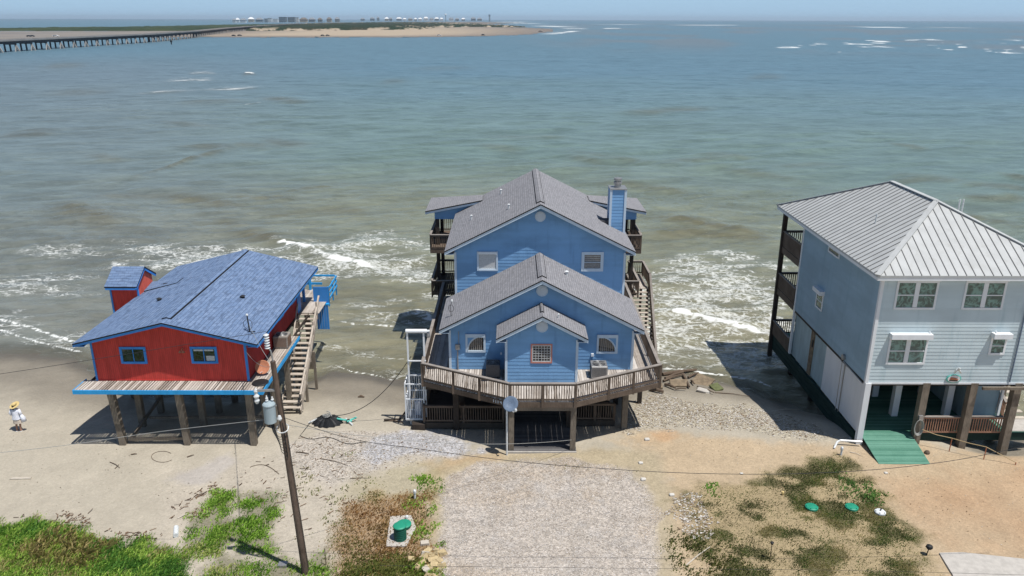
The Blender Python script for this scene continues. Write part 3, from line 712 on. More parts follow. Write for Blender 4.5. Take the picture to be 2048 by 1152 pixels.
    def stroke(m, u0, u1, w0, w1): 
        o_ = base + dirx*u0; m.hexa([o_+Vector((0,0,w0)), o_+dirx*(u1-u0)+Vector((0,0,w0)), o_+dirx*(u1-u0)+nrm*.012+Vector((0,0,w0)), o_+nrm*.012+Vector((0,0,w0)),
                                     o_+Vector((0,0,w1)), o_+dirx*(u1-u0)+Vector((0,0,w1)), o_+dirx*(u1-u0)+nrm*.012+Vector((0,0,w1)), o_+nrm*.012+Vector((0,0,w1))])
    m = MB()
    for k in range(3): stroke(m, k*.13+.03, k*.13+.055, 0, .16)
    stroke(m, .42, .445, .06, .16); stroke(m, .445, .49, .055, .08); stroke(m, .49, .515, 0, .16); m.build('house_number', M['bluetrim'], t)
    # pilings
    for x, y in ((-.02, 35.55), (3.13, 35.55)): pile(t, x, y, -.6, zd-.05, .28, 'postz')
    for y in (37.95, 41.5, 45.3, 49.0, 52.5):
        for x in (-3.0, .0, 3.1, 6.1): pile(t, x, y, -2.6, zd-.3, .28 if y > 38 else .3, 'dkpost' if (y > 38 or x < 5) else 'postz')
    for x in (-4.5, 7.5):
        for y in (41.5, 45.3, 49.0): pile(t, x, y, -2.6, zd-.3, .24, 'dkpost')
    # ground level platforms with railings either side of the parking floor
    MB().box(-.2, 3.32, 35.32, 41.2, -.3, .07).build('ground_floor', M['floor'], t)
    MB().box(-.2, 3.32, 35.24, 35.318, -.3, .085).build('floor_edge', M['concrete'], t)
    for xa, xb, y in ((-4.75, -.45, 37.95), (3.45, 5.6, 38.25)):
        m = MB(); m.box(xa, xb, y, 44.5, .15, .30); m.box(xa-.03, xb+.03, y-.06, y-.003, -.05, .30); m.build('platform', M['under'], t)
        railing(t, (xa, y), (xb, y), .30, 1.0, .13, .04, mats=('rail', 'rail'), posts=2); railing(t, (xa, y+.1), (xa, 43.5), .3, 1.0, .13, .04, mats=('rail', 'rail'), posts=2)
    MB().box(-3.9, -1.3, 43.8, 44.0, .3, 2.5).build('storage_wall', M['under'], t)
    MB().box(-3.2, -2.6, 38.6, 38.9, .3, 1.7).build('locker', M['dkpost'], t)
    # stairs on the right side
    for a, b, zA, zB in (((9.75, 53.0), (9.75, 55.9), 3.0, 3.0),): railing(t, a, b, zA, 1.0, .14, posts=1)
    railing(t, (8.6, 55.95), (9.75, 55.95), 3.0, 1.0, .14)
    boards(t, 'stair_landing', M['boardy'], 8.55, 9.8, 52.6, 56.0, 2.98)
    s = MB(); n = 20
    for k in range(n):
        u = k/(n-1); y = 52.4-3.9*u; z = 2.8-4.4*u; s.box(8.35, 9.70, y-.14, y+.14, z-.045, z)
    s.build('stair_treads', M['stair'], t)
    g = MB()
    for x in (8.3, 9.74): g.beam((x, 52.6, 2.9), (x, 48.4, -1.85), .05, .26)
    g.build('stringer', M['rail'], t)
    railing(t, (9.78, 52.9), (9.78, 48.4), 3.0, 1.0, .13, z2=-1.75)
    for x, y in ((8.5, 53.0), (9.7, 53.0), (9.7, 55.8), (9.7, 50.7)): pile(t, x, y, -2.8, 2.8 if y > 51 else .9, .16, 'dkpost')
    # loose railing leaning at the left edge
    return t
blue_house()
ac_unit((-1.0, 38.35, 2.925), .72, .72, .78, 'acdark', 'dark air conditioner in the shade left of the blue entry bay', louv='acdark')
ac_unit((4.65, 38.35, 2.925), .86, .86, .72, 'metal', 'grey air conditioner with open fan top right of the blue entry bay', louv='acdark')
# small mast on the lower roof
t = thing('roof_antenna', (-3.3, 40.2, 5.6), 'thin bent white tipped antenna at the left of the lower grey roof', 'antenna')
z = 8.23-abs(-3.3-1.58)*.5155
MB().tube([(-3.3, 39.9, z-.02), (-3.35, 39.95, z+.5), (-3.25, 39.9, z+.85)], .015, 5).build('mast', M['black'], t)
MB().tube([(-3.3+.14*math.cos(a), 39.9, z+.45+.2*math.sin(a)) for a in np.linspace(0, 6.28, 16)], .012, 4).build('cable_coil', M['black'], t)
MB().lathe((-3.25, 39.9, z+.83), [(.06, 0), (.06, .1), (.02, .13)], 8).build('cap', M['porc'], t)

# satellite dish on its own pole
t = thing('satellite_dish', (-.24, 35.12, 0), 'grey blue satellite dish on a white pole before the blue house deck', 'satellite dish')
MB().tube([(-.24, 35.12, -.2), (-.24, 35.12, 2.7)], .05, 10).build('mast', M['porc'], t)
mr = Matrix.Rotation(R(52), 3, 'X') @ Matrix.Rotation(R(-14), 3, 'Y')
MB().lathe((-.06, 34.92, 2.98), [(.02, -.10), (.2, -.07), (.38, 0), (.395, .012), (.37, .02), (.2, -.05), (.02, -.08)], 28, mr).build('reflector', M['dish'], t, smooth=True)
MB().tube([(-.08, 34.98, 2.62), (.1, 34.55, 2.72), (.2, 34.48, 2.84)], .025, 6).build('feed_arm', M['porc'], t)
MB().lathe((.2, 34.46, 2.80), [(.05, 0), (.07, .06), (.05, .14)], 8).build('receiver', M['porc'], t)
MB().tube([(-.24, 35.12, 2.6), (-.1, 35.0, 2.9)], .04, 6).build('bracket', M['metal'], t)

# cargo lift at the left of the blue house
t = thing('cargo_lift', (-5.1, 38.56, 0), 'white metal cargo lift with open cage standing left of the blue house', 'cargo lift')
m = MB()
for x in (-5.55, -4.68): m.beam((x, 38.56, -.4), (x, 38.56, 5.3), .09, .09, (0,1,0))
m.build('mast', M['white'], t)
m = MB(); m.tube([(-5.62, 38.56, 5.38), (-4.5, 38.56, 5.38)], .11, 12); m.build('winch_drum', M['white'], t)
MB().tube([(-4.5, 38.56, 5.38), (-4.35, 38.56, 5.38)], .07, 8).build('motor', M['porc'], t)
MB().lathe((-4.42, 38.56, 5.02), [(.08, 0), (.10, .1), (.08, .25)], 10).build('gearbox', M['metal'], t)
MB().beam((-5.55, 38.5, 3.68), (-4.6, 38.5, 3.68), .06, .06).build('crossbar', M['white'], t)
m = MB()
for z in (.35, 1.55, 2.45):
    for a, b in (((-5.75, 38.2), (-4.75, 38.2)), ((-5.75, 39.3), (-4.75, 39.3)), ((-5.75, 38.2), (-5.75, 39.3)), ((-4.75, 38.2), (-4.75, 39.3))): m.beam((*a, z), (*b, z), .05, .06)
for x, y in ((-5.75, 38.2), (-4.75, 38.2), (-5.75, 39.3), (-4.75, 39.3)): m.beam((x, y, .3), (x, y, 2.48), .06, .06)
for k in range(1, 8): m.beam((-5.75+k*.125, 39.3, .35), (-5.75+k*.125, 39.3, 2.45), .025, .025); m.beam((-5.75, 38.2+k*.137, .35), (-5.75, 38.2+k*.137, 1.55), .025, .025)
for k in range(1, 8): m.beam((-5.75+k*.125, 38.2, .35), (-5.75+k*.125, 38.2, 1.55), .02, .02)
m.build('cage', M['white'], t)
MB().box(-5.75, -4.75, 38.2, 39.3, .24, .30).build('cage_floor', M['metal'], t)
MB().box(-5.4, -4.7, 37.75, 38.15, -.3, .25).build('footing', M['dkpost'], t)
single(MB().box(-5.3, -5.0, 38.75, 38.95, .305, 1.1), 'cloth_bag', M['shirt'], 'pale cloth sack hanging inside the white lift cage', 'sack')

# ================================================================ GREY HOUSE
def grey_house():
    t = thing('grey_house', (22, 40, 0), 'tall pale grey green stilt house with a pale metal hip roof at the right', 'house')
    Y, XL, XR, YB = 36.3, 18.02, 26.9, 47.0; zb, zt = 3.53, 9.20
    lap_wall(t, 'wall', [(XL, zb), (XR, zb), (XR, zt), (XL, zt)], TF(Y), M['grey'], e=.19)
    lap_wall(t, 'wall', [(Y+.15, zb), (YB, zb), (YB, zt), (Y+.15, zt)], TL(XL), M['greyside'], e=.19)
    flat_wall(t, 'wall', [(Y+.15, zb), (YB, zb), (YB, zt), (Y+.15, zt)], TR(XR), M['grey']); flat_wall(t, 'wall', [(XL, zb), (XR, zb), (XR, zt), (XL, zt)], TB(YB), M['grey'])
    MB().box(XL+.02, XR-.02, Y+.02, YB-.02, zb-.18, zb-.01).build('belt_soffit', M['under'], t)
    for b6 in ((XL-.03, XL+.13, Y-.04, Y+.12, zb, zt), (XR-.13, XR+.03, Y-.04, Y+.12, zb, zt), (XL-.035, XL+.1, YB-.14, YB+.03, 0.5, zt)): MB().box(*b6).build('corner_trim', M['white'], t)
    MB().box(XL+.14, XR-.14, Y-.03, Y-.011, zb-.08, zb+.03).build('base_trim', M['white'], t)
    # hip roof with ribs
    ze, zr = 9.42, 12.06; ex0, ex1, ey0, ey1 = 17.52, 27.4, 35.78, 50.9; rx = 22.2; ry0, ry1 = 40.35, 45.5
    A, B, C, D, E_, F_ = Vector((ex0, ey0, ze)), Vector((ex1, ey0, ze)), Vector((ex1, ey1, ze)), Vector((ex0, ey1, ze)), Vector((rx, ry0, zr)), Vector((rx, ry1, zr))
    m = MB()
    for p in ((A, B, E_), (B, C, F_, E_), (C, D, F_), (D, A, E_, F_)): m.face(p)
    lo = [p-Vector((0,0,.10)) for p in (A, B, C, D)]; m.face(lo[::-1])
    for i, p in enumerate((A, B, C, D)): q = (A, B, C, D)[(i+1)%4]; m.face([p, q, lo[(i+1)%4], lo[i]])
    rf = m.build('roof', M['metalroof'], t)
    r = MB(); u = Vector((0, 0, .018))
    for x in np.arange(ex0+.40, ex1-.2, .43):      # front slope
        yt = ey0+(ry0-ey0)*((x-ex0)/(rx-ex0) if x < rx else (ex1-x)/(ex1-rx)); zt_ = ze+(zr-ze)*(yt-ey0)/(ry0-ey0)
        r.beam(Vector((x, ey0, ze))+u, Vector((x, yt, zt_))+u, .028, .045)
    for y in np.arange(ey0+.4, ey1-.2, .43):       # both side slopes
        if y < ry0: f = (y-ey0)/(ry0-ey0)
        elif y > ry1: f = (ey1-y)/(ey1-ry1)
        else: f = 1
        r.beam(Vector((ex0, y, ze))+u, Vector((ex0+(rx-ex0)*f, y, ze+(zr-ze)*f))+u, .028, .045); r.beam(Vector((ex1, y, ze))+u, Vector((ex1-(ex1-rx)*f, y, ze+(zr-ze)*f))+u, .028, .045)
    for x in np.arange(ex0+.4, ex1-.2, .43):
        f = (x-ex0)/(rx-ex0) if x < rx else (ex1-x)/(ex1-rx); r.beam(Vector((x, ey1, ze))+u, Vector((x, ey1-(ey1-ry1)*f, ze+(zr-ze)*f))+u, .028, .045)
    r.build('standing_seam', M['metalrib'], rf)
    h = MB()
    for p, q in ((A, E_), (B, E_), (C, F_), (D, F_), (E_, F_)): h.beam(p+Vector((0,0,.03)), q+Vector((0,0,.03)), .26, .05)
    h.build('ridge_cap', M['metalroof'], rf)
    f = MB(); f.box(ex0+.02, ex1-.02, ey0+.02, ey0+.05, ze-.26, ze-.11); f.box(ex0+.02, ex0+.05, ey0+.055, ey1, ze-.26, ze-.11); f.box(ex0+.06, XL-.04, ey0+.06, ey1-.1, ze-.2, ze-.17); f.box(XL-.03, ex1-.1, ey0+.06, Y-.05, ze-.2, ze-.17); f.build('fascia', M['white'], rf)
    MB().tube([(19.64, 41.3, 10.5), (19.64, 41.3, 11.15)], .035, 6).build('roof_vent', M['porc'], t)
    for x in (24.0, 24.2): MB().tube([(x+.5, 42.2, 10.3), (x+.5, 42.2, 11.75)], .04, 6).build('roof_vent', M['porc'], t)
    # windows
    T = TF(Y)
    def pair(u0, u1, z0, z1, aw, label):
        c = (u0+u1)/2; w = window(t, T, u0, u1, z0, z1, M['white'], M['gglass'], bars=(c,), hbars=((z0+z1)/2,), trim=.10, d=.05, gap=.05, awning=aw, label=label)
        MB().box(c-.11, c+.11, .02, .058, z0+.12, z1-.101, T).build('mullion', M['white'], w)
    pair(18.78, 20.82, 7.52, 9.0, (.03, .1, .12), 'left upper double window with greenish panes')
    pair(22.12, 24.14, 7.52, 9.0, (.03, .1, .12), 'right upper double window with greenish panes')
    pair(18.86, 20.82, 4.56, 6.02, (.04, .26, .34), 'lower double window under a white shutter box')
    w = window(t, T, 23.93, 24.74, 5.10, 6.06, M['white'], M['gglass'], hbars=(5.58,), trim=.10, awning=(.05, .26, .34), label='small lower window under a white shutter box')
    m = MB(); m.box(20.72, 20.78, .1, .16, 6.28, 6.38, T); m.box(24.0, 24.06, .1, .16, 6.32, 6.42, T); m.build('crank_cover', M['white'], t)
    w = window(t, TL(XL), 42.75, 43.75, 4.95, 5.95, M['white'], M['gglass'], hbars=(5.45,), trim=.08, awning=(.08, .24, .3), label='side window under a pale blue shutter box')
    w = window(t, TL(XL), 41.4, 42.95, 8.55, 8.9, M['white'], M['glass'], trim=.08, label='narrow louvred side vent under the eave')
    # lower storey: side wall, pale doors, green skirt
    y0, xw = Y+.1, XL+.16
    flat_wall(t, 'lower_wall', [(44.2, .45), (46.98, .45), (46.98, zb-.18), (44.2, zb-.18)], TL(xw), M['greylow'])
    flat_wall(t, 'lower_wall', [(41.85, .45), (44.1, .45), (44.1, zb-.18), (41.85, zb-.18)], TL(xw+.06), M['greylow'])
    MB().box(xw-.02, xw+.1, 43.7, 44.15, .45, zb-.18).build('downpipe', M['ochre'], t)
    MB().box(xw-.045, xw-.0, 43.7, 43.85, 2.3, 2.75).build('wall_lamp', M['black'], t)
    for a, b in ((36.45, 39.1), (39.13, 41.8)): MB().prism([(a, .45), (b, .45), (b, zb-.18), (a, zb-.18)], -.08, 0, TL(xw)).build('garage_door', M['white'], t)
    MB().tube([(xw-.03, 39.12, .3), (xw-.03, 39.12, zb-.1)], .025, 6).build('downpipe', M['metal'], t)
    m = MB(); m.box(0, 0, 0, 0, 0, 0)
    m = MB(); m.tube([(XL-.14, 39.0, 3.75), (XL-.02, 39.0, 3.75)], .16, 10); m.tube([(XL-.12, 39.2, 3.5), (XL-.06, 39.1, 3.4), (XL-.04, 39.1, .5)], .02, 5); m.build('hose_reel', M['metal'], t)
    MB().tube([(XL-.05, 36.5, 3.40), (XL-.05, 39.0, 3.50)], .03, 6).build('conduit', M['metal'], t)
    m = MB()
    for k in range(3): m.box(xw-.12, xw+.02, 36.4, 50.4, -.62+k*.34, -.30+k*.34)
    m.build('skirt', M['greenband'], t)
    m = MB(); m.beam((18.16, 36.34, -.4), (18.16, 36.34, zb-.02), .30, .26, (0,1,0)); m.build('corner_post', M['white'], t)
    # ground floor platform, columns and inner walls
    MB().box(18.32, 27.4, 36.75, 50.6, .32, .45).build('ground_floor', M['greendeck'], t)
    m = MB(); m.box(21.1, 27.4, 36.66, 36.735, .02, .44); m.build('floor_edge', M['greenband'], t)
    for x, y in ((20.98, 38.64), (23.85, 38.65), (20.95, 41.0), (23.8, 41.2)): MB().box(x-.17, x+.17, y-.17, y+.17, .45, zb-.18).build('column', M['white'], t)
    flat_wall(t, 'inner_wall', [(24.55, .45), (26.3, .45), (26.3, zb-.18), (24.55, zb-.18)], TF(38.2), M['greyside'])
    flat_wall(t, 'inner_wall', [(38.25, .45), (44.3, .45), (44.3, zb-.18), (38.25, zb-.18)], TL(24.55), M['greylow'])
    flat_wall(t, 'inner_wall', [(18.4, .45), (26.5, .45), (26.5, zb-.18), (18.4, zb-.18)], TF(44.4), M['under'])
    for x in (24.5, 26.35): MB().box(x-.06, x+.06, 38.02, 38.14, .45, zb-.18).build('corner_trim', M['white'], t)
    for x in (21.15, 23.6, 25.85, 26.9): pile(t, x, Y+.12 if x < 26.5 else 39.0, -1.6, zb-.02, .36, 'postz')
    for a, b in ((21.35, 23.4), (23.8, 25.65)): railing(t, (a, 36.58), (b, 36.58), .45, 1.0, .125, .05, mats=('redwood', 'railx'), capw=.16)
    MB().box(23.9, 28.2, 36.02, 36.14, 3.25, 3.4).build('tie_beam', M['postz'], t)
    # outside stairs on the right
    s = MB()
    for k in range(15):
        u = k/14; s.box(26.75, 27.95, 38.2+u*5.2-.14, 38.2+u*5.2+.14, .55+u*2.9-.05, .55+u*2.9)
    s.build('stair_treads', M['paled'], t)
    railing(t, (26.7, 38.1), (26.7, 43.4), .5, 1.0, .13, .05, mats=('redwood', 'railx'), z2=3.4)
    MB().box(26.2, 28.2, 36.8, 38.3, .452, .50).build('landing', M['concrete'], t)
    # rear balconies on three levels
    bx = 17.98
    for z in (.45, 3.85, 6.75):
        if z > 1: m = MB(); m.box(bx, 26.5, 47.05, 50.45, z-.12, z); m.box(bx-.04, bx, 47.05, 50.5, z-.40, z+.02); m.box(bx, 26.5, 50.4, 50.46, z-.4, z-.13); m.build('balcony_floor', M['rail'], t)
        railing(t, (bx, 47.1), (bx, 50.35), z, 1.05, .12, .05); railing(t, (bx+.1, 50.4), (26.4, 50.4), z, 1.05, .14, .05)
    for z in (.45, 3.85, 6.75):
        m = MB()
        for k in range(24): m.box(bx-.022, bx-.008, 47.12+k*.135, 47.235+k*.135, z+.12, z+.92)
        m.build('privacy_slats', M['rail'], t)
    for x in (18.0, 22.2, 26.3): pile(t, x, 50.4, -3, 9.22, .26, 'dkpost', 'porch_post')
    for x in (18.4, 22.2, 26.0):
        for y in (39.5, 43.5, 47.2): pile(t, x, y, -3, .3, .3, 'dkpost')
    # green ramp
    m = MB(); pts = [(18.35, 34.28, .03), (20.92, 34.28, .03), (21.0, 36.74, .47), (18.33, 36.74, .47)]
    n = 17
    for k in range(n):
        u0, u1 = k/n, (k+.93)/n; L = lambda a, b, u: Vector(a).lerp(Vector(b), u)
        a, b, c, d = L(pts[0], pts[3], u0), L(pts[1], pts[2], u0), L(pts[1], pts[2], u1), L(pts[0], pts[3], u1); dz = Vector((0,0,-.04))
        m.hexa([a+dz, b+dz, c+dz, d+dz, a, b, c, d])
    m.build('ramp', M['greendeck'], t)
    m = MB()
    for x0_, x1_ in ((18.40, 18.42), (20.86, 20.92)): m.beam((x0_, 34.4, -.06), (x1_, 36.7, .32), .05, .14)
    m.build('ramp_joist', M['greenband'], t)
    MB().tube([(25.32, Y-.06, 9.1), (25.32, Y-.06, 3.6)], .035, 6).build('downpipe', M['dish'], t)
    return t
grey_house()
# sign and bird ornament on the grey house
t = thing('oval_sign', (22.44, 36.26, 3.6), 'oval teal and white plaque with an orange picture above the posts of the grey house', 'sign')
mr = Matrix.Rotation(R(90), 3, 'X') @ Matrix.Diagonal((1, .62, 1))
MB().lathe((22.44, 36.26, 3.78), [(.38, 0), (.38, .04), (.33, .05), (.33, .03), (.02, .03)], 28, mr).build('frame', M['teal'], t)
MB().lathe((22.44, 36.222, 3.78), [(.32, 0), (.32, .012)], 28, mr).build('plate', M['porc'], t)
m = MB(); m.prism([(22.2, 3.74), (22.62, 3.70), (22.66, 3.78), (22.45, 3.86), (22.28, 3.88)], 0, .012, TF(36.205)); m.build('picture', M['rust'], t)
m = MB(); m.prism([(22.22, 3.68), (22.62, 3.66), (22.66, 3.72), (22.20, 3.735)], 0, .012, TF(36.205)); m.build('picture', M['black'], t)
t = thing('bird_ornament', (22.5, 36.2, 4.1), 'white bird ornament with two hanging wings above the oval plaque', 'ornament')
m = MB(); m.tube([(22.36, 36.15, 4.12), (22.42, 36.12, 4.3), (22.50, 36.1, 4.40), (22.60, 36.12, 4.26), (22.70, 36.15, 4.12)], [.03, .05, .07, .05, .03], 8); m.build('wings', M['porc'], t, smooth=True)
m = MB(); m.tube([(22.48, 36.08, 4.30), (22.5, 36.05, 4.44), (22.51, 35.98, 4.47)], [.05, .06, .02], 8); m.build('body', M['porc'], t, smooth=True)
t = thing('hose_reel', (21.12, 36.15, .9), 'dark garden hose coiled on the post beside the green ramp', 'hose')
m = MB()
for k in range(5):
    m.tube([(21.08+(.17+.018*k)*math.cos(a), 36.18-.02*k, 1.05+(.38+.02*k)*math.sin(a)) for a in np.linspace(0, 6.283, 22)], .018, 5)
m.build('hose', M['wirel'], t)
MB().box(21.0, 21.22, 36.1, 36.24, 1.5, 1.72).build('tap_box', M['metal'], t)

# ================================================================ GROUND AND WATER
WL = -1.1
def vnoise(x, y, seed=0):
    xi = np.floor(x).astype(np.int64); yi = np.floor(y).astype(np.int64); fx = x-xi; fy = y-yi
    def h(a, b):
        n = (a*374761393 + b*668265263 + seed*982451653) & 0xffffffff
        n = ((n ^ (n >> 13))*1274126177) & 0xffffffff; n = n ^ (n >> 16); return (n & 0xffff)/65535.0
    fx = fx*fx*(3-2*fx); fy = fy*fy*(3-2*fy)
    return (h(xi, yi)*(1-fx)+h(xi+1, yi)*fx)*(1-fy) + (h(xi, yi+1)*(1-fx)+h(xi+1, yi+1)*fx)*fy
def fbm(x, y, o=4, seed=0):
    a = 0; s = .5; t = 0
    for i in range(o): a = a+s*vnoise(x*2**i+i*17.3, y*2**i-i*9.1, seed+i); t += s; s *= .5
    return a/t
def sstep(v, a, b): t = np.clip((v-a)/(b-a), 0, 1); return t*t*(3-2*t)
def sdist(X, Y, poly):
    """signed distance (positive inside) to a closed outline"""
    P = np.array(poly)[:, :2]; ins = np.zeros(X.shape, bool); d = np.full(X.shape, 1e9)
    for i in range(len(P)):
        (ax, ay), (bx, by) = P[i], P[(i+1) % len(P)]; ex, ey = bx-ax, by-ay
        t = np.clip(((X-ax)*ex+(Y-ay)*ey)/(ex*ex+ey*ey+1e-9), 0, 1); d = np.minimum(d, np.hypot(X-ax-t*ex, Y-ay-t*ey))
        c = (ay > Y) != (by > Y); ins ^= c & (X < (bx-ax)*(Y-ay)/(by-ay+1e-12)+ax)
    return np.where(ins, d, -d)
def G(pts, z=0.0): return [onz(a, b, z)[:2] for a, b in pts]
# shoreline surveyed along the beach (world x -> y where the sand meets the water)
shore = G([(-400, 690), (0, 702), (150, 716), (230, 770), (300, 800), (420, 806), (520, 800), (600, 772), (660, 748), (740, 752), (812, 772), (870, 800), (960, 815), (1080, 810), (1200, 780),
           (1270, 742), (1340, 742), (1400, 752), (1440, 764), (1500, 782), (1560, 812), (1640, 830), (1800, 848), (2048, 870), (2500, 880)], WL)
SX = np.array([p[0] for p in shore]); SY = np.array([p[1] for p in shore])
def shore_y(x): return np.interp(x, SX, SY)
def ground_z(x, y):
    ys = shore_y(x); y0 = np.where(x < 10, 36.6, 37.0) - 1.2*np.exp(-((x+30)/6)**2)
    y0 = np.minimum(y0, ys-3.0); t = (y-y0)/(ys-y0)
    z = np.where(t < 0, 0, np.where(t < 1, WL*(.35*t+.65*t*t), WL-(y-ys)*.10))
    dip = np.exp(-((x-26)/2.6)**2)*sstep(y, 34.6, 36.8)*(1-sstep(y, 38, 41)); z = z-.75*dip*(t < 1)
    far = sstep(y, 60, 120); z = np.where(y > 60, np.maximum(z, -9), z)
    z = z+(fbm(x*.22, y*.22, 3, 5)-.5)*.16*(t < .9)*(1-np.clip(t, 0, 1)) + (fbm(x*1.3, y*1.3, 3, 9)-.5)*.05
    return np.maximum(z, -9)
def gz(x, y): return float(ground_z(np.array([float(x)]), np.array([float(y)]))[0])
def grid_mesh(xs, ys):
    X, Y = np.meshgrid(xs, ys); nx, ny = len(xs), len(ys)
    i = np.arange(nx*ny).reshape(ny, nx); F = np.stack([i[:-1, :-1], i[:-1, 1:], i[1:, 1:], i[1:, :-1]], -1).reshape(-1, 4)
    return X.ravel(), Y.ravel(), F
def np_mesh(name, V, F, mat, smooth=True, cols=None, facs=None):
    me = bpy.data.meshes.new(name); nv, nf, k = len(V), len(F), F.shape[1]
    me.vertices.add(nv); me.vertices.foreach_set('co', np.ascontiguousarray(V, dtype=np.float32).ravel())
    me.loops.add(nf*k); me.loops.foreach_set('vertex_index', np.ascontiguousarray(F, dtype=np.int32).ravel())
    me.polygons.add(nf); me.polygons.foreach_set('loop_start', np.arange(0, nf*k, k, dtype=np.int32)); me.polygons.foreach_set('loop_total', np.full(nf, k, dtype=np.int32))
    me.polygons.foreach_set('use_smooth', np.full(nf, smooth, dtype=bool)); me.update(calc_edges=True)
    for nm, c in (cols or {}).items():
        a = me.color_attributes.new(nm, 'FLOAT_COLOR', 'POINT'); a.data.foreach_set('color', np.ascontiguousarray(np.c_[c, np.ones(nv)], dtype=np.float32).ravel())
    for nm, c in (facs or {}).items():
        a = me.attributes.new(nm, 'FLOAT', 'POINT'); a.data.foreach_set('value', np.ascontiguousarray(c, dtype=np.float32))
    me.materials.append(mat); o = bpy.data.objects.new(name, me); COL.objects.link(o); return o

gx = np.concatenate([-np.geomspace(36, 6000, 40)[::-1], np.arange(-35.9, 36, .12), np.geomspace(36, 6000, 40)])
gy = np.concatenate([[-3000, -1500, -700, -300, -120, -50, -10, 5, 12, 17, 20], np.arange(22, 58, .12), [60, 64, 70, 80, 100, 140, 250, 600, 1500, 6000]])
X, Y, F = grid_mesh(gx, gy); Z = ground_z(X, Y)
n1, n2, n3 = fbm(X*.35, Y*.35, 4, 21)-.5, fbm(X*1.4, Y*1.4, 4, 31)-.5, fbm(X*5, Y*5, 3, 41)-.5
def c3(r, g, b, k=.62): return np.array(lin((r, g, b)))*k
DRY, WET, MUD = c3(207, 197, 178), c3(172, 162, 145, .5), c3(128, 118, 102, .45)
col = np.tile(DRY, (len(X), 1)); grit = np.full(len(X), .08)
def lay(mask, c, g=None):
    global col, grit
    m = np.clip(mask, 0, 1)[:, None]; col = col*(1-m)+np.array(c)*m
    if g is not None: grit = grit*(1-m[:, 0])+g*m[:, 0]
def zone(poly, soft=.5, amp=1.2): return sstep(sdist(X, Y, G(poly)) + (n1*1.6+n2*1.2+n3*.4)*amp, -soft, soft)
lay(sstep(Y+n1*2, 20, 30)*0+1, DRY)
# brighter loose sand strip along the road side, tan lots to the right
lay(zone([(330, 940), (700, 870), (900, 900), (900, 1152), (380, 1152), (330, 1080)], 1.2)*.55, c3(218, 206, 188), .35)
lay(zone([(1240, 855), (1560, 880), (1720, 880), (2300, 905), (2400, 1400), (1340, 1400), (1330, 1000)], .8), c3(213, 190, 158), .25)
lay(zone([(860, 1300), (840, 925), (920, 905), (1330, 900), (1360, 1300)], .5, .6), c3(202, 186, 156), .3)
lay(zone([(1880, 920), (2300, 930), (2300, 1120), (1900, 1100), (1760, 960)], 1.4)*(.55+n1), c3(203, 166, 130))
lay(zone([(1300, 862), (1345, 860), (1350, 890), (1310, 893)], .5)*.4, c3(222, 168, 118)); lay(zone([(850, 918), (960, 905), (1000, 918), (880, 940)], .6)*.4, c3(216, 178, 132))
# shells and gravel
sg = zone([(560, 905), (640, 862), (720, 852), (800, 862), (860, 870), (940, 900), (900, 915), (800, 918), (740, 955), (650, 965), (580, 940)], .5); lay(sg*.75, c3(212, 202, 190), .8)
sg2 = zone([(760, 868), (860, 862), (960, 905), (840, 912), (740, 945), (720, 910)], .4); lay(sg2, c3(206, 204, 205), 1.0)
sg3 = zone([(1240, 800), (1310, 775), (1400, 800), (1500, 805), (1600, 830), (1720, 885), (1640, 885), (1500, 868), (1400, 852), (1330, 855), (1250, 862)], .4); lay(sg3, c3(203, 193, 172), 1.0)
drive = zone([(868, 1500), (874, 1080), (880, 1010), (895, 955), (960, 925), (1150, 925), (1260, 945), (1300, 990), (1312, 1080), (1345, 1500)], .35, .55)
lay(drive, c3(210, 199, 186), .8); lay(drive*sstep(n1+n2*.5, .02, .25)*.55, c3(196, 178, 156)); lay(drive*sstep(-n2, .05, .3)*.4, c3(222, 216, 210))
for xr_ in (-.55, .95, 2.7, 4.3):
    lay(drive*np.exp(-((X-xr_-.25*np.sin(Y*.35+xr_))/.16)**2)*.28*(.5+n1*2), c3(176, 160, 140))
# dead brown grass litter, green thatch
dead = zone([(690, 1010), (760, 985), (850, 985), (872, 1020), (862, 1180), (700, 1200), (660, 1100)], .5, 1.0); lay(dead*.8, c3(168, 136, 96), .6)
lay(zone([(680, 1000), (720, 950), (820, 920), (880, 940), (870, 1000)], .5, 1.2)*.4, c3(172, 160, 112), .4)
GREENS = {'left': [(-300, 1045), (60, 1042), (150, 1068), (290, 1090), (350, 1110), (362, 1160), (340, 1400), (-400, 1400)],
          'mid1': [(490, 985), (545, 978), (556, 1010), (530, 1060), (545, 1075), (540, 1110), (480, 1105), (455, 1060), (480, 1040)],
          'mid2': [(395, 1040), (430, 985), (480, 990), (430, 1050), (460, 1085), (440, 1108), (380, 1105), (375, 1075)],
          'mid3': [(450, 1115), (530, 1120), (600, 1130), (655, 1090), (650, 1400), (430, 1400), (400, 1150)],
          'right': [(1360, 1010), (1400, 960), (1480, 985), (1560, 930), (1690, 905), (1720, 930), (1760, 985), (1790, 1030), (1840, 1070), (1880, 1140), (1930, 1300), (1340, 1400), (1400, 1110), (1380, 1040)]}
lay(zone(GREENS['left'], .4, 1)*.9, c3(88, 88, 48, .5), .5)
for k in ('mid1', 'mid2', 'mid3'): lay(zone(GREENS[k], .4, .9)*.6, c3(110, 112, 70, .5), .5)
rg = zone(GREENS['right'], .6, 1.1); pat = sstep(fbm(X*.9, Y*1.5, 4, 77), .44, .56)
lay(rg*.7, c3(176, 158, 118), .5); lay(rg*pat*.8, c3(112, 110, 72, .52), .5)
lay(zone([(330, 960), (460, 905), (480, 925), (400, 965)], .3, .5)*.8, c3(206, 198, 190), .1)
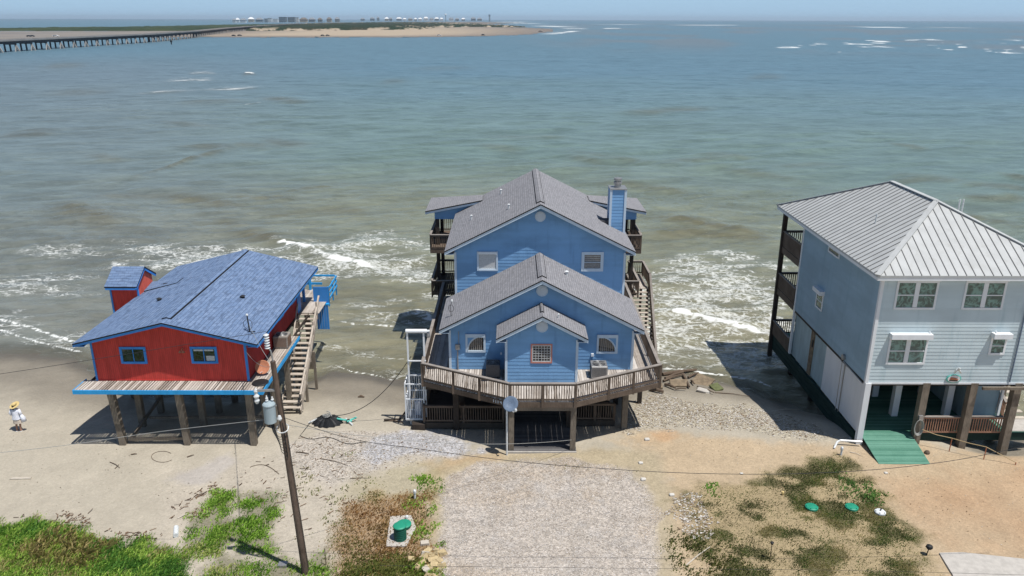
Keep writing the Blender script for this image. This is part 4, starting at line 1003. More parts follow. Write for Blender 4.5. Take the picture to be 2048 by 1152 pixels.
# wet sand and mud next to the water
zn = Z+n1*.18; wet = 1-sstep(zn, -.62, -.16); lay(wet*.9, WET, .1); wet2 = 1-sstep(zn, -1.1, -.78); lay(wet2*.85, MUD, .05)
col = col*(1+(n2*.10+n3*.14)[:, None]*(.4+grit[:, None]))
wetf = np.clip(wet*.45+wet2*.5, 0, 1)

n = NT('ground'); cc = n.attr('tint', 'Color'); gr = n.attr('grit'); wf = n.attr('wetness'); P = n.coord('Object')
v = n.add('ShaderNodeTexVoronoi', feature='F1'); v.inputs['Scale'].default_value = 7.5; v.inputs['Randomness'].default_value = 1; n.link(P, v.inputs['Vector'])
v2 = n.add('ShaderNodeTexVoronoi', feature='F1'); v2.inputs['Scale'].default_value = 17; n.link(P, v2.inputs['Vector'])
sp = n.add('ShaderNodeSeparateColor'); n.link(v2.outputs['Color'], sp.inputs[0]); sp1 = n.add('ShaderNodeSeparateColor'); n.link(v.outputs['Color'], sp1.inputs[0])
stone = n.math('ADD', n.math('MULTIPLY', sp.outputs[0], .65), n.math('MULTIPLY', sp1.outputs[1], .35))
fine = n.noise(P, 9, 5, .7); big = n.noise(P, .6, 5, .65)
k1 = n.math('ADD', n.math('MULTIPLY', n.math('SUBTRACT', stone, .5), n.math('MULTIPLY', gr, 1.15)), 1.0)
k2 = n.math('ADD', n.math('MULTIPLY', n.math('SUBTRACT', fine, .5), .5), 1.0); k3 = n.math('ADD', n.math('ADD', n.math('MULTIPLY', n.math('SUBTRACT', big, .5), .42), n.math('MULTIPLY', n.math('SUBTRACT', n.noise(P, 2.6, 4, .7, 1.0), .5), .22)), 1.0)
kk = n.math('MULTIPLY', n.math('MULTIPLY', k1, k2), k3)
cmb = n.add('ShaderNodeCombineColor'); [n.link(kk, cmb.inputs[i]) for i in range(3)]
c_ = n.mix(1.0, cc, cmb.outputs[0], 'MULTIPLY')
n.base(c_); n.set(.9, 0, .25); n.link(n.math('SUBTRACT', .92, n.math('MULTIPLY', wf, .55)), n.b.inputs['Roughness'])
hh = n.math('ADD', n.math('MULTIPLY', n.math('SUBTRACT', 1.0, v2.outputs['Distance']), gr), n.math('MULTIPLY', fine, .8)); n.math('ADD', hh, 0); mid = n.noise(n.coord('Object', (1, 1.4, 1)), 1.9, 5, .7, .6); hh = n.math('ADD', hh, n.math('MULTIPLY', mid, 2.2)); n.bump(hh, .6, .035)
ground = np_mesh('ground', np.c_[X, Y, Z], F, n.m, True, {'tint': np.clip(col, 0, .9)}, {'grit': grit, 'wetness': wetf}); tag(ground, kind='structure')

# ---------------------------------------------------------------- sea
ang = np.linspace(R(-60), R(60), 860)
rr = [22.0]
while rr[-1] < 40000:
    r_ = rr[-1]; rr.append(r_*(1+(.0032 if r_ < 110 else .0062 if r_ < 1400 else .02 if r_ < 6000 else .08)))
rr = np.array(rr); A_, Rr = np.meshgrid(ang, rr); wx = (Rr*np.sin(A_)).ravel(); wy = (Rr*np.cos(A_)).ravel(); D = Rr.ravel()
i = np.arange(len(wx)).reshape(len(rr), len(ang)); WF = np.stack([i[:-1, :-1], i[:-1, 1:], i[1:, 1:], i[1:, :-1]], -1).reshape(-1, 4)
rs = np.random.RandomState(3); h = np.zeros(len(wx))
depth = np.clip(wy-shore_y(wx), 0, None)                       # how far out from the beach
cell = np.gradient(rr)[:, None].repeat(len(ang), 1).ravel(); cell = np.maximum(cell, D*.0025)
warp = (fbm(wx*.03, wy*.03, 2, 51)-.5)*26
for k in range(34):
    L = .8*1.115**k; th = R(rs.normal(-6, 20)); kx, ky = math.sin(th), math.cos(th); ph = rs.rand()*6.28
    amp = .0145*L**.40; ok = sstep(L/cell, 2.2, 5); s = np.sin(2*math.pi*(kx*(wx+warp)+ky*(wy+warp*.6))/L+ph)
    h += ok*amp*(s+.3*np.cos(2*(np.arcsin(np.clip(s, -1, 1)))))
h *= (.35+.65*sstep(depth, 0, 14))*(.6+.8*fbm(wx*.02, wy*.05, 3, 61))
foam = np.zeros(len(wx)); lace = np.zeros(len(wx)); silt = np.zeros(len(wx))
az0 = np.arctan2(wx, wy)
def crest(px, wpx=2.0, hgt=0, fm=1.0, back=0, si=0, jit=.5):
    """a wave crest surveyed as a line; wpx its thickness at the survey distance"""
    global h, foam, lace, silt
    W = np.array(G(px, WL)); d0 = float(np.hypot(W[:, 0], W[:, 1]).mean()); far_ = d0 > 300
    if far_: W = np.c_[np.arctan2(W[:, 0], W[:, 1])*d0, np.hypot(W[:, 0], W[:, 1])]      # distant surf follows the bar round the inlet
    QX, QY = (az0*d0, D) if far_ else (wx, wy)
    o = np.argsort(W[:, 0]); W = W[o]
    wd_ = wpx*(d0*d0)/(22.1*CAMF); x0, x1 = W[0, 0], W[-1, 0]; m = (QX > x0-2*wd_) & (QX < x1+2*wd_) & (abs(QY-W[:, 1].mean()) < max(60, 14*wd_)+abs(W[0,1]-W[-1,1]))
    x, y = QX[m], QY[m]; yc = np.interp(x, W[:, 0], W[:, 1]) + (fbm(x/(wd_*3), x*0+d0, 3, 8)-.5)*wd_*2*jit
    dy = y-yc; tw = min(wd_*2, .3*(x1-x0)); te = min(wd_, .1*(x1-x0)); tp = sstep(x, x0-te, x0+tw+(x1-x0)*.1)*(1-sstep(x, x1-tw-(x1-x0)*.1, x1+te)); nz = fbm(x/wd_*1.1, y/wd_*1.1, 3, 12)
    prof = np.where(dy < 0, np.exp(-(dy/wd_)**2*1.3), np.exp(-(dy/(wd_*1.25))**2))*tp*sstep(nz, .22, .5)
    if far_: prof = prof*sstep(fbm(x/(wd_*.9), y/(wd_*.35), 4, 33), .28, .54)*.95
    foam[m] = np.maximum(foam[m], prof*fm)
    if hgt: h[m] += hgt*tp*np.where(dy < 0, np.exp(-(dy/(wd_*1.1+.35))**2), np.exp(-(dy/(wd_*2.2+1.2))**2))
    if back: lace[m] = np.maximum(lace[m], back*tp*np.where(dy > 0, np.exp(-dy/(wd_*4)), np.exp(-(dy/wd_)**2)))
    if si: silt[m] = np.maximum(silt[m], si*tp*np.exp(-((dy+wd_*.5)/(wd_*1.3))**2))
crest([(536, 478), (600, 499), (660, 520), (715, 531), (778, 538)], 5.5, .42, 1.0, .8)
crest([(470, 464), (520, 472), (575, 486)], 5, .3, 0, 0, .9); crest([(680, 484), (740, 488), (800, 492), (868, 500)], 6, .25, .45, .8)
crest([(802, 631), (840, 635), (880, 642)], 6, .22, 1.0, .7); crest([(665, 643), (720, 652), (800, 655)], 2.2, .05, .8, .2)
crest([(218, 520), (240, 540), (275, 548)], 4.5, .2, .9, .6); crest([(1300, 622), (1390, 637), (1470, 653), (1570, 672)], 6.5, .22, 1.0, .9)
crest([(1290, 588), (1400, 578), (1560, 600)], 5, .1, .45, .6); crest([(1280, 470), (1380, 462), (1480, 470), (1570, 480)], 7, .22, 0, 0, .8)
crest([(1290, 434), (1380, 446), (1470, 462), (1560, 478)], 5, .25, 0, 0, .9); crest([(1180, 360), (1300, 372), (1400, 385)], 5, .2, 0, 0, .6)
crest([(1310, 735), (1380, 742), (1440, 752), (1500, 762), (1560, 778)], 2.8, .06, 1.0, .5); crest([(1290, 700), (1400, 720), (1470, 742)], 2.5, .05, .6, .5)
crest([(-60, 625), (0, 640), (60, 655), (120, 676), (190, 700)], 2.2, .05, .9, .4); crest([(-60, 648), (0, 660), (90, 690), (190, 712)], 1.8, .03, .8, .3)
crest([(-80, 560), (20, 575), (110, 572), (200, 560)], 3, .06, .35, .5); crest([(20, 500), (120, 512), (230, 505), (420, 498)], 4, .08, .35, .6)
crest([(655, 724), (700, 742), (760, 752), (815, 768)], 1.6, .02, .9, .3); crest([(700, 700), (760, 716), (830, 720)], 1.5, .02, .7, .3); crest([(640, 672), (720, 690), (800, 700)], 1.6, .02, .5, .3)
crest([(118, 404), (180, 424), (250, 452)], 7, .38, 0, 0, .8); crest([(280, 348), (340, 332), (400, 312), (470, 296)], 6, .35, 0, 0, .8); crest([(1130, 310), (1210, 322)], 4, .25, 0, 0, .5)
crest([(20, 262), (60, 268), (120, 262)], 4, .2, 0, 0, .5)
for a in ([(312, 163), (380, 160), (448, 160)], [(380, 180), (450, 178), (530, 176)], [(265, 187), (330, 184), (400, 182)], [(478, 211), (500, 208), (526, 205)], [(370, 148), (410, 146), (440, 148)]):
    crest(a, 1.3, .1, .62, .5, .4)
crest([(482, 150), (498, 147), (514, 149)], 1.8, .3, 1.0, 0, .8); crest([(655, 149), (690, 148)], 1, .1, .5)
for a, w in (([(1538, 95), (1575, 95), (1616, 96)], 1.3), ([(1618, 87), (1640, 88), (1664, 89)], 1.6), ([(1590, 92), (1612, 93)], 1.4), ([(1668, 88), (1720, 89), (1764, 90)], .9), ([(1690, 93), (1750, 94), (1808, 95)], 1.3),
             ([(1735, 82), (1790, 84)], 1.2), ([(1728, 86), (1780, 87)], .8), ([(1830, 79), (1900, 81)], 1.0), ([(1870, 97), (1885, 98)], 1.5), ([(1910, 94), (1940, 95)], 1), ([(1985, 104), (2020, 107), (2060, 107)], 1.3),
             ([(1990, 80), (2060, 82)], 1.4), ([(1960, 99), (1990, 100)], 1), ([(2035, 95), (2060, 96)], 1.2), ([(1800, 81), (1850, 80)], .7), ([(1950, 85), (1980, 86)], .8)): crest(a, w, .2, 1.0, .3)
rw = np.random.RandomState(5)
for k in range(34):
    a_, b_ = rw.uniform(1560, 2050), rw.uniform(79, 107); l_ = rw.uniform(10, 60); crest([(a_, b_), (a_+l_*.5, b_+rw.uniform(-.5, .5)), (a_+l_, b_+rw.uniform(-1, 1))], rw.uniform(.5, 1.0), 0, rw.uniform(.5, .9))
for k in range(46):         # long soft swells rolling in, their faces browned by stirred sand
    py = 130+330*rw.rand()**.75; px0 = rw.uniform(-100, 2000); ln = rw.uniform(60, 210); sl_ = rw.uniform(-.12, .16)*ln
    if py > 330 and 830 < px0+ln and px0 < 1320: continue
    crest([(px0, py), (px0+ln*.5, py+sl_*.5+rw.uniform(-3, 3)), (px0+ln, py+sl_)], rw.uniform(2.0, 4.2), rw.uniform(.10, .22), 0, 0, rw.uniform(.35, .8), .8)
# surf lines along the outer bar and round the tip of the sandbar
crest([(1120, 47.2), (1180, 48.4), (1250, 49.2), (1330, 49.4)], .8, 0, .75, 0, 0, 1.2); crest([(1290, 50.0), (1400, 50.6), (1500, 50.8), (1580, 51.2)], .7, 0, .8, 0, 0, 1.2)
crest([(1600, 52.2), (1700, 53.6), (1800, 56), (1900, 59), (2060, 62.6)], 1.1, 0, 1.0, 0, 0, .8); crest([(1660, 51.5), (1800, 53.8), (2060, 58)], .6, 0, .7, 0, 0, 1.2)
crest([(960, 45.5), (1010, 44.5), (1080, 44)], 1.0, 0, .8, .5); crest([(985, 48.5), (1050, 47), (1110, 48.5)], 1.0, 0, .8, .5); crest([(1040, 51.5), (1090, 52.5), (1130, 54), (1180, 55)], 1.1, 0, 1.0, .5)
crest([(1060, 69.5), (1110, 67.5), (1140, 63.5), (1185, 60)], 1.5, 0, 1.0, .4); crest([(1110, 57.5), (1150, 57), (1190, 58.5)], 1.4, 0, 1.0, .4); crest([(1195, 57), (1230, 56.5), (1255, 58)], 1.0, 0, 1.0, .3)
crest([(1200, 66.5), (1235, 64.5), (1250, 64.8)], 1.0, 0, .9, .2); crest([(1240, 66.3), (1262, 66)], .8, 0, 1); crest([(520, 75.5), (700, 75.3), (900, 74.8), (1000, 73)], .4, 0, .5)
# broad lacy wash
for poly, a in (([(1240, 560), (1290, 520), (1440, 500), (1580, 520), (1600, 720), (1500, 760), (1420, 745), (1300, 735), (1240, 700)], 1.0), ([(640, 490), (700, 480), (880, 495), (890, 600), (800, 575), (720, 560), (620, 560)], .9),
                ([(200, 500), (420, 485), (640, 500), (640, 600), (500, 560), (250, 545)], .75), ([(-80, 560), (60, 545), (220, 540), (230, 580), (120, 600), (-80, 600)], .5), ([(-80, 610), (80, 625), (220, 660), (200, 712), (60, 690), (-80, 660)], .6),
                ([(650, 690), (820, 700), (840, 770), (700, 750)], .42), ([(630, 600), (800, 590), (870, 620), (870, 660), (650, 650)], .4), ([(1290, 600), (1500, 570), (1590, 600), (1600, 690), (1330, 660)], .5)):
    s_ = sdist(wx, wy, G(poly, WL)); lace = np.maximum(lace, a*.86*sstep(s_+(fbm(wx*.35, wy*.5, 3, 71)-.5)*6, -1.5, 2.5))
edge = (wy-shore_y(wx)); en = edge+(fbm(wx*.5, wx*0+3, 3, 14)-.5)*1.6; foam = np.maximum(foam, .55*np.exp(-((en-.15)/.16)**2)*(wx > -40)*(wx < 16))
# colour of the water body: silty by the beach, greener and then bluer outwards, brown over the outer bar
K = .60
nearc, midc, farc, browc, leftc = c3(158, 153, 126, K), c3(131, 154, 144, K), c3(114, 149, 166, K), c3(146, 140, 136, K), c3(138, 144, 146, K)
d1 = D + (fbm(wx*.012, wy*.02, 3, 81)-.5)*30*(D/90)
t1 = sstep(d1, 50, 132)[:, None]; t2 = sstep(d1, 95, 380)[:, None]; wc = nearc*(1-t1)+midc*t1; wc = wc*(1-t2)+farc*t2
az = np.arctan2(wx, wy)
lf = (sstep(-az, .12, .5)*sstep(D, 40, 70)*(1-sstep(D, 350, 700)))[:, None]*.55; wc = wc*(1-lf)+leftc*lf
br = (sstep(fbm(az*14, np.log(D)*5, 3, 91), .42, .62)*sstep(D, 500, 900)*(1-sstep(D, 3500, 6000))*sstep(az, -.02, .15)*.45)[:, None]; wc = wc*(1-br)+browc*br
si = np.clip(silt, 0, 1)[:, None]*.55; wc = wc*(1-si)+c3(128, 112, 66, .52)*si
stk = (fbm(wx*.05, wy*.16, 4, 95)-.5)*(.22); wc = wc*(1+stk[:, None])
farf = sstep(np.log(D), math.log(70), math.log(900))
shal = 1-sstep(edge, -.2, 2.6)

n = NT('sea'); P = n.coord('Object'); wcol = n.attr('tint', 'Color'); fo = n.attr('foam'); la = n.attr('lace'); fa = n.attr('far'); sh = n.attr('shallow')
PW = n.coord('Object', (.55, 1, 1)); wob = n.add('ShaderNodeTexNoise'); wob.inputs['Scale'].default_value = .8; wob.inputs['Detail'].default_value = 3; n.link(PW, wob.inputs['Vector'])
add = n.add('ShaderNodeVectorMath', operation='MULTIPLY_ADD'); n.link(wob.outputs['Color'], add.inputs[0]); add.inputs[1].default_value = (1.6, 1.6, 0); n.link(PW, add.inputs[2])
ve = n.add('ShaderNodeTexVoronoi', feature='DISTANCE_TO_EDGE'); ve.inputs['Scale'].default_value = 1.25; n.link(add.outputs[0], ve.inputs['Vector'])
ve2 = n.add('ShaderNodeTexVoronoi', feature='DISTANCE_TO_EDGE'); ve2.inputs['Scale'].default_value = 3.2; n.link(add.outputs[0], ve2.inputs['Vector'])
patch = n.noise(PW, .42, 4, .6); pf = n.ramp(patch, .36, .66); la2 = n.math('MULTIPLY', la, n.math('ADD', n.math('MULTIPLY', pf, 1.0), .12))
l1 = n.ramp(n.math('DIVIDE', ve.outputs['Distance'], n.math('ADD', n.math('MULTIPLY', la2, .30), .001)), .25, 1.0, 1.0, 0.0)
l2 = n.ramp(n.math('DIVIDE', ve2.outputs['Distance'], n.math('ADD', n.math('MULTIPLY', la2, .22), .001)), .2, 1.0, 1.0, 0.0)
brk = n.noise(P, 3.5, 4, .7); l12 = n.math('MULTIPLY', n.math('MAXIMUM', l1, n.math('MULTIPLY', l2, .8)), n.ramp(brk, .34, .58))
lac = n.math('MULTIPLY', l12, n.ramp(la2, .04, .35))
fz = n.noise(P, 2.2, 5, .7); fz2 = n.noise(n.coord('Object', (.5, 1, 1)), .33, 4, .75); fzz = n.math('ADD', n.math('MULTIPLY', fz, .8), n.math('MULTIPLY', fz2, 1.0))
fn = n.math('MULTIPLY', fo, n.math('SUBTRACT', fzz, n.math('MULTIPLY', fa, .0))); fs = n.math('MULTIPLY', n.ramp(fn, .30, .74), n.math('SUBTRACT', .95, n.math('MULTIPLY', fa, .12)))
ff = n.math('MAXIMUM', n.math('MULTIPLY', lac, .66), fs, clamp=True)
murk = n.noise(n.coord('Object', (.35, 1, 1)), .5, 5, .6); wcol2 = n.mix(n.ramp(murk, .3, .7), mul((.8,.8,.8), 1), (1.16, 1.16, 1.16, 1)); wcol3 = n.mix(1.0, wcol, wcol2, 'MULTIPLY')
ck = n.noise(n.coord('Object', (.5, 1, 1), (0, 0, .12)), .8, 6, .78, .9); wcol3 = n.mix(n.ramp(ck, .48, .70, 0, .5), wcol3, n.mix(1.0, wcol3, (.52, .58, .54, 1), 'MULTIPLY'))
n.base(n.mix(ff, wcol3, (.80, .81, .78, 1))); n.set(.2, 0, .45); n.b.inputs['IOR'].default_value = 1.33
rough = n.math('ADD', n.math('MULTIPLY', fa, .22), .16); n.link(n.math('MAXIMUM', rough, n.math('MULTIPLY', ff, .8)), n.b.inputs['Roughness'])
r1 = n.noise(n.coord('Object', (.55, 1, 1), (0, 0, .15)), 1.7, 5, .62, .4); r2 = n.noise(n.coord('Object', (.4, 1, 1), (0, 0, -.1)), .33, 3, .6, .3)
r3 = n.noise(n.coord('Object', (.6, 1, 1), (0, 0, .22)), 1.0, 6, .75, .9); r4 = n.noise(n.coord('Object', (.6, 1, 1), (0, 0, -.2)), .14, 6, .78, .8)
hgt = n.math('ADD', n.math('ADD', n.math('MULTIPLY', r1, .36), n.math('MULTIPLY', r2, .45)), n.math('ADD', n.math('MULTIPLY', r3, n.math('ADD', .6, n.math('MULTIPLY', fa, 1.6))), n.math('MULTIPLY', r4, n.math('MULTIPLY', fa, 3.0))))
n.bump(hgt, n.math('SUBTRACT', .85, n.math('MULTIPLY', fa, .35)), .32)
tr = n.add('ShaderNodeBsdfTransparent'); ms = n.add('ShaderNodeMixShader'); out = n.n['Material Output']
n.link(n.math('MULTIPLY', n.math('MULTIPLY', sh, .62), n.math('SUBTRACT', 1.0, ff)), ms.inputs[0]); n.link(n.b.outputs[0], ms.inputs[1]); n.link(tr.outputs[0], ms.inputs[2]); n.link(ms.outputs[0], out.inputs[0])
sea = np_mesh('sea', np.c_[wx, wy, WL+h], WF, n.m, True, {'tint': np.clip(wc, 0, .9)}, {'foam': np.clip(foam, 0, 1.2), 'lace': np.clip(lace, 0, 1), 'far': farf, 'shallow': shal}); tag(sea, kind='structure')

# ================================================================ THINGS ON THE BEACH
def at(px, py, dz=0.0):
    """stand a surveyed position on the ground surface"""
    z = 0.0
    for _ in range(6): x, y, _z = onz(px, py, z); z = gz(x, y)
    return Vector((x, y, z+dz))
def atY(px, py, Y):
    x = (px-1024)/CAMF; y = -(py-576)/CAMF; c, s = math.cos(ROLL), math.sin(ROLL); x, y = c*x-s*y, s*x+c*y
    r = (x, math.cos(PITCH)+y*math.sin(PITCH), -math.sin(PITCH)+y*math.cos(PITCH)); t = Y/r[1]; return Vector((t*r[0], Y, CAMH+t*r[2]))

# utility pole with transformer
p = at(611, 1146); t = thing('utility_pole', tuple(p), 'brown wooden utility pole leaning slightly left beside the green weeds', 'utility pole')
px_, py_ = p.x, p.y; top = Vector((px_-.42, py_, 9.25))
def onp(z): return p.lerp(top, (z-p.z)/(top.z-p.z))
MB().tube([p-Vector((0,0,.6)), p, p.lerp(top, .5), top], [.15, .14, .115, .095], 14).build('pole', M['pole'], t, smooth=False)
q = onp(7.25)+Vector((-.36, -.12, 0))
tf = MB().lathe((q.x, q.y, q.z-.42), [(.18, 0), (.22, .03), (.22, .70), (.235, .72), (.235, .76), (.19, .81), (.05, .85)], 22).build('transformer', M['tank'], t, smooth=False)
m = MB(); m.lathe((q.x-.06, q.y, q.z+.44), [(.04, 0), (.06, .05), (.035, .09), (.055, .13), (.03, .18), (.02, .24)], 10); m.lathe((q.x+.12, q.y+.08, q.z+.44), [(.04, 0), (.06, .05), (.035, .09), (.03, .15)], 10); m.build('bushing', M['porc'], tf)
m = MB(); m.beam(onp(7.5), q+Vector((0,0,.25)), .08, .05); m.beam(onp(6.95), q+Vector((0,0,-.3)), .08, .05); m.build('bracket', M['metal'], t)
m = MB(); a = onp(8.1); m.beam(a, a+Vector((-.75, -.1, .02)), .09, .07); m.build('crossarm', M['metal'], t)
m = MB(); b = a+Vector((-.75, -.1, .05)); m.lathe(tuple(b+Vector((0,0,-.55))), [(.05, 0), (.1, .12), (.06, .2), (.11, .3), (.05, .4), (.08, .5), (.02, .62)], 10); m.build('fuse_cutout', M['porc'], t)
m = MB(); s0 = top+Vector((.02, 0, -.1)); m.tube([s0, s0+Vector((-.05, 0, .5)), s0+Vector((-.14, 0, .65))], .03, 6); m.build('pole_top_pin', M['metal'], t)
m = MB(); b = s0+Vector((-.16, 0, .6))
m.lathe(tuple(b), [x_ for k in range(6) for x_ in ((.05, k*.1), (.105, k*.1+.03), (.05, k*.1+.07))], 12); m.build('insulator', M['porc'], t)
ins = b+Vector((0,0,.66))
m = MB()
for k in range(7):
    a0 = onp(6.9-.12*k); pts = [q+Vector((.02*k, -.05, -.42)), q+Vector((.1+.03*k, -.15, -.75-.07*k)), q+Vector((.32, -.1, -1.0-.10*k)), a0+Vector((.10, -.12, -.5-.06*k)), a0+Vector((.05, -.10, -.1))]
    P2 = []
    for j in range(len(pts)-1):
        for u in (0, .33, .66): P2.append(pts[j].lerp(pts[j+1], u))
    P2.append(pts[-1]); m.tube(P2, .012, 4)
m.build('cable_loops', M['wire'], t)
m = MB(); g = onp(6.55); m.tube([g+Vector((.22*math.cos(a), -.05+.18*math.sin(a), .1*math.sin(a))) for a in np.linspace(0, 6.28, 22)], .02, 5); g = onp(7.05); m.lathe(tuple(g+Vector((.0, -.2, -.1))), [(.05, 0), (.09, .08), (.05, .2)], 8)
m.build('clamp', M['porc'], t)
MB().tube([onp(8.0)+Vector((.14, -.05, 0)), onp(4)+Vector((.16, -.05, 0)), onp(.3)+Vector((.18, -.05, 0))], .015, 5).build('ground_wire', M['wire'], t)

def line_px(pts, Y, r, label, mat='wire', start=None, group=None):
    P = [atY(a, b, Y) for a, b in pts]
    if start is not None: P = [Vector(start)] + P
    Q = []
    for i in range(len(P)-1):
        p0, p1, p2, p3 = P[max(i-1, 0)], P[i], P[i+1], P[min(i+2, len(P)-1)]
        for u in np.linspace(0, 1, 9)[:-1]: Q.append(.5*((2*p1)+(p2-p0)*u+(2*p0-5*p1+4*p2-p3)*u*u+(3*p1-p0-3*p2+p3)*u**3))
    Q.append(P[-1]); return single(MB().tube(Q, r, 5), 'power_line', M[mat], label, 'cable', group)
line_px([(0, 748), (-200, 770)], 26.2, .009, 'thin dark cable from the pole top crossing the front of the red house', start=ins)
line_px([(330, 862), (150, 888), (0, 905), (-150, 915)], 26.2, .010, 'pale cable from the transformer running left below the red house', 'wirel', start=onp(6.95))
line_px([(700, 877), (840, 898), (1015, 921), (1190, 936), (1370, 946), (1560, 948), (1740, 940), (1900, 922), (2048, 893), (2200, 860)], 26.0, .011, 'long dark cable sagging from the pole across the driveway to the right', start=onp(7.0))
line_px([(900, 1133), (1300, 1137), (1700, 1141), (2048, 1150)], 24.6, .006, 'dark cable crossing low over the gravel driveway at the bottom', start=atY(760, 1131, 24.6))
wire([onp(6.7), (3.05, 35.3, .75)], .5, .011, 'pale cable from the pole to the foot of the blue house post', 'wirel')
wire([tuple(top+Vector((0,0,-.2))), (-13.35, 37.1, 6.3)], .15, .010, 'twisted service cable from the pole top to the mast on the red roof', 'wirel')
wire([tuple(top+Vector((0,0,-.2))), (-13.45, 36.5, 5.1)], .3, .008, 'slack thin cable from the pole to the corner of the red house', 'wirel')

# black ribbed heap with pipes
g = at(655, 846); t = thing('rubber_heap', tuple(g), 'heap of black ribbed rubber sheeting with white and teal pipes on wet sand', 'debris heap')
m = MB(); n = 40; base = len(m.v)
for ring, (r_, z_) in enumerate(((.72, 0.0), (.62, .14), (.45, .30), (.26, .38), (.10, .36))):
    for k in range(n):
        a = 2*math.pi*k/n; w_ = 1+.09*math.cos(a*13) if ring < 4 else 1
        m.v.append((g.x+r_*w_*math.cos(a)*1.15, g.y+r_*w_*math.sin(a)*.95, g.z+z_+(.03*math.cos(a*13) if 0 < ring < 4 else 0)))
for ring in range(4):
    for k in range(n): k2 = (k+1)%n; m.f.append((ring*n+k, ring*n+k2, (ring+1)*n+k2, (ring+1)*n+k))
m.f.append(tuple(4*n+k for k in range(n))); m.build('ribbed_sheet', M['black'], t)
m = MB(); 
for k in range(9): a = k*.7; m.tube([g+Vector((.25*math.cos(a+u)*(1-.04*k), .2*math.sin(a+u), .42+.02*k+.05*math.sin(3*u+k))) for u in np.linspace(0, 2.6, 9)], .022, 5)
m.build('rope_tangle', M['wirel'], t)
for (a, b, mt, nm) in (((.55, -.05, .3), (1.35, .0, .12), 'teal', 'pipe'), ((.95, .35, .08), (1.45, -.35, .08), 'porc', 'pipe'), ((1.1, -.1, .14), (1.55, .28, .2), 'teal', 'pipe'), ((-.55, 0, .25), (-1.0, -.08, .06), 'porc', 'pipe')):
    MB().tube([g+Vector(a), g+Vector(b)], .055, 8).build(nm, M[mt], t)
MB().tube([g+Vector((1.05, -.02, .14)), g+Vector((1.22, .05, .14))], .10, 8).build('coupling', M['black'], t)
wire([tuple(g+Vector((.3, .1, .4))), (-5.4, 38.6, 3.9)], .9, .02, 'dark rope rising from the rubber heap to the white cargo lift', 'wire', name='rope', cat='rope')
wire([tuple(g+Vector((-.9, -.1, .15))), tuple(at(575, 905, .02))], .02, .014, 'dark cable lying on the sand between rubber heap and pole', 'wire')

# green septic risers on a slab
a = at(800, 1066); sl_ = G([(781, 1034), (822, 1032), (832, 1056), (812, 1094), (772, 1094)])
m = MB(); z0 = max(gz(x, y) for x, y in sl_); T0 = lambda u, d, z: (u, z, d)
m.prism([(x, y) for x, y in sl_], z0-.15, z0+.06, T0); single(m, 'concrete_slab', M['concrete'], 'small worn concrete slab under the green tank risers', 'slab')
def riser(px, py, r, h, label, zadd=.06, group=None):
    c = at(px, py); c.z = max(c.z, z0)+zadd if zadd else c.z
    t = thing('tank_riser', tuple(c), label, 'tank riser', group)
    prof = [(r*.96, -.1)]
    k = 0; z = 0
    while z < h-.05: prof += [(r*.96, z), (r, z+.02), (r, z+.05), (r*.96, z+.07)]; z += .09
    m = MB().lathe(tuple(c), prof+[(r*.96, h)], 26).build('barrel', M['dgreen'], t)
    MB().lathe(tuple(c), [(r*1.06, h+.001), (r*1.06, h+.04), (r*.9, h+.07), (r*.3, h+.09), (.02, h+.09)], 26).build('lid', M['green'], t)
riser(801, 1080, .27, .62, 'tall dark green ribbed riser with pale green lid'); riser(808, 1056, .31, .12, 'low green riser behind the tall ribbed one')
for px, py, mt, lab in ((1623, 1016, 'green', 'left green lid among the dark weeds at the right'), (1703, 1016, 'green', 'right green lid among the dark weeds at the right'), (1760, 1026, 'porc', 'white round lid beside the two green lids')):
    c = at(px, py, .02); t = thing('hatch_cover', tuple(c), lab, 'hatch cover'); r = .29 if mt == 'green' else .24
    MB().lathe(tuple(c), [(r, -.05), (r, .06), (r*.85, .09), (.02, .11)], 26).build('cover', M[mt], t)
    m = MB(); 
    for k in range(6): a = k*math.pi/3; m.tube([c+Vector((r*.85*math.cos(a), r*.85*math.sin(a), .085)), c+Vector((r*.85*math.cos(a), r*.85*math.sin(a), .11))], .02, 6)
    m.build('bolt', M['black'] if mt == 'porc' else M['dgreen'], t)
    if mt == 'porc': MB().tube([c+Vector((0, 0, .1)), c+Vector((.02, 0, .22))], .03, 6).build('knob', M['black'], t)
# white vents and pipes
for px, py, h_, lab in ((830, 998, .42, 'short white vent pipe in the weeds above the green risers'), (1682, 910, .40, 'short white vent pipe before the corner post of the grey house'), (814, 1040, .16, 'small white vent stub beside the green riser slab')):
    c = at(px, py); m = MB(); m.tube([c-Vector((0,0,.1)), c+Vector((0,0,h_))], .05, 10); m.lathe(tuple(c+Vector((0,0,h_-.1))), [(.07, 0), (.075, .1), (.06, .16), (.02, .19)], 12); single(m, 'vent_pipe', M['porc'], lab, 'pipe')
c = at(1668, 893); single(MB().tube([(18.2, 36.0, .28), c+Vector((.35, .15, .28)), c+Vector((.15, .05, .24)), c+Vector((-.1, -.25, .04))], .055, 10), 'drain_pipe', M['porc'], 'bent white drain pipe coming from under the grey house corner', 'pipe')
c = at(352, 1067); single(MB().tube([c+Vector((-.10, .30, .10)), c+Vector((.12, -.28, .10))], .11, 14), 'white_tube', M['porc'], 'stubby white plastic tube lying on the sand by the weeds', 'tube')
c = at(42, 958); single(MB().hexa([c+Vector(v) for v in ((-.5,-.08,.0), (.48,-.03,.0), (.45,.12,.0), (-.4,.06,.0), (-.5,-.08,.06), (.48,-.03,.05), (.45,.12,.05), (-.4,.06,.06))]), 'bleached_board', M['paled'], 'bleached short board lying on the sand at the far left', 'board')
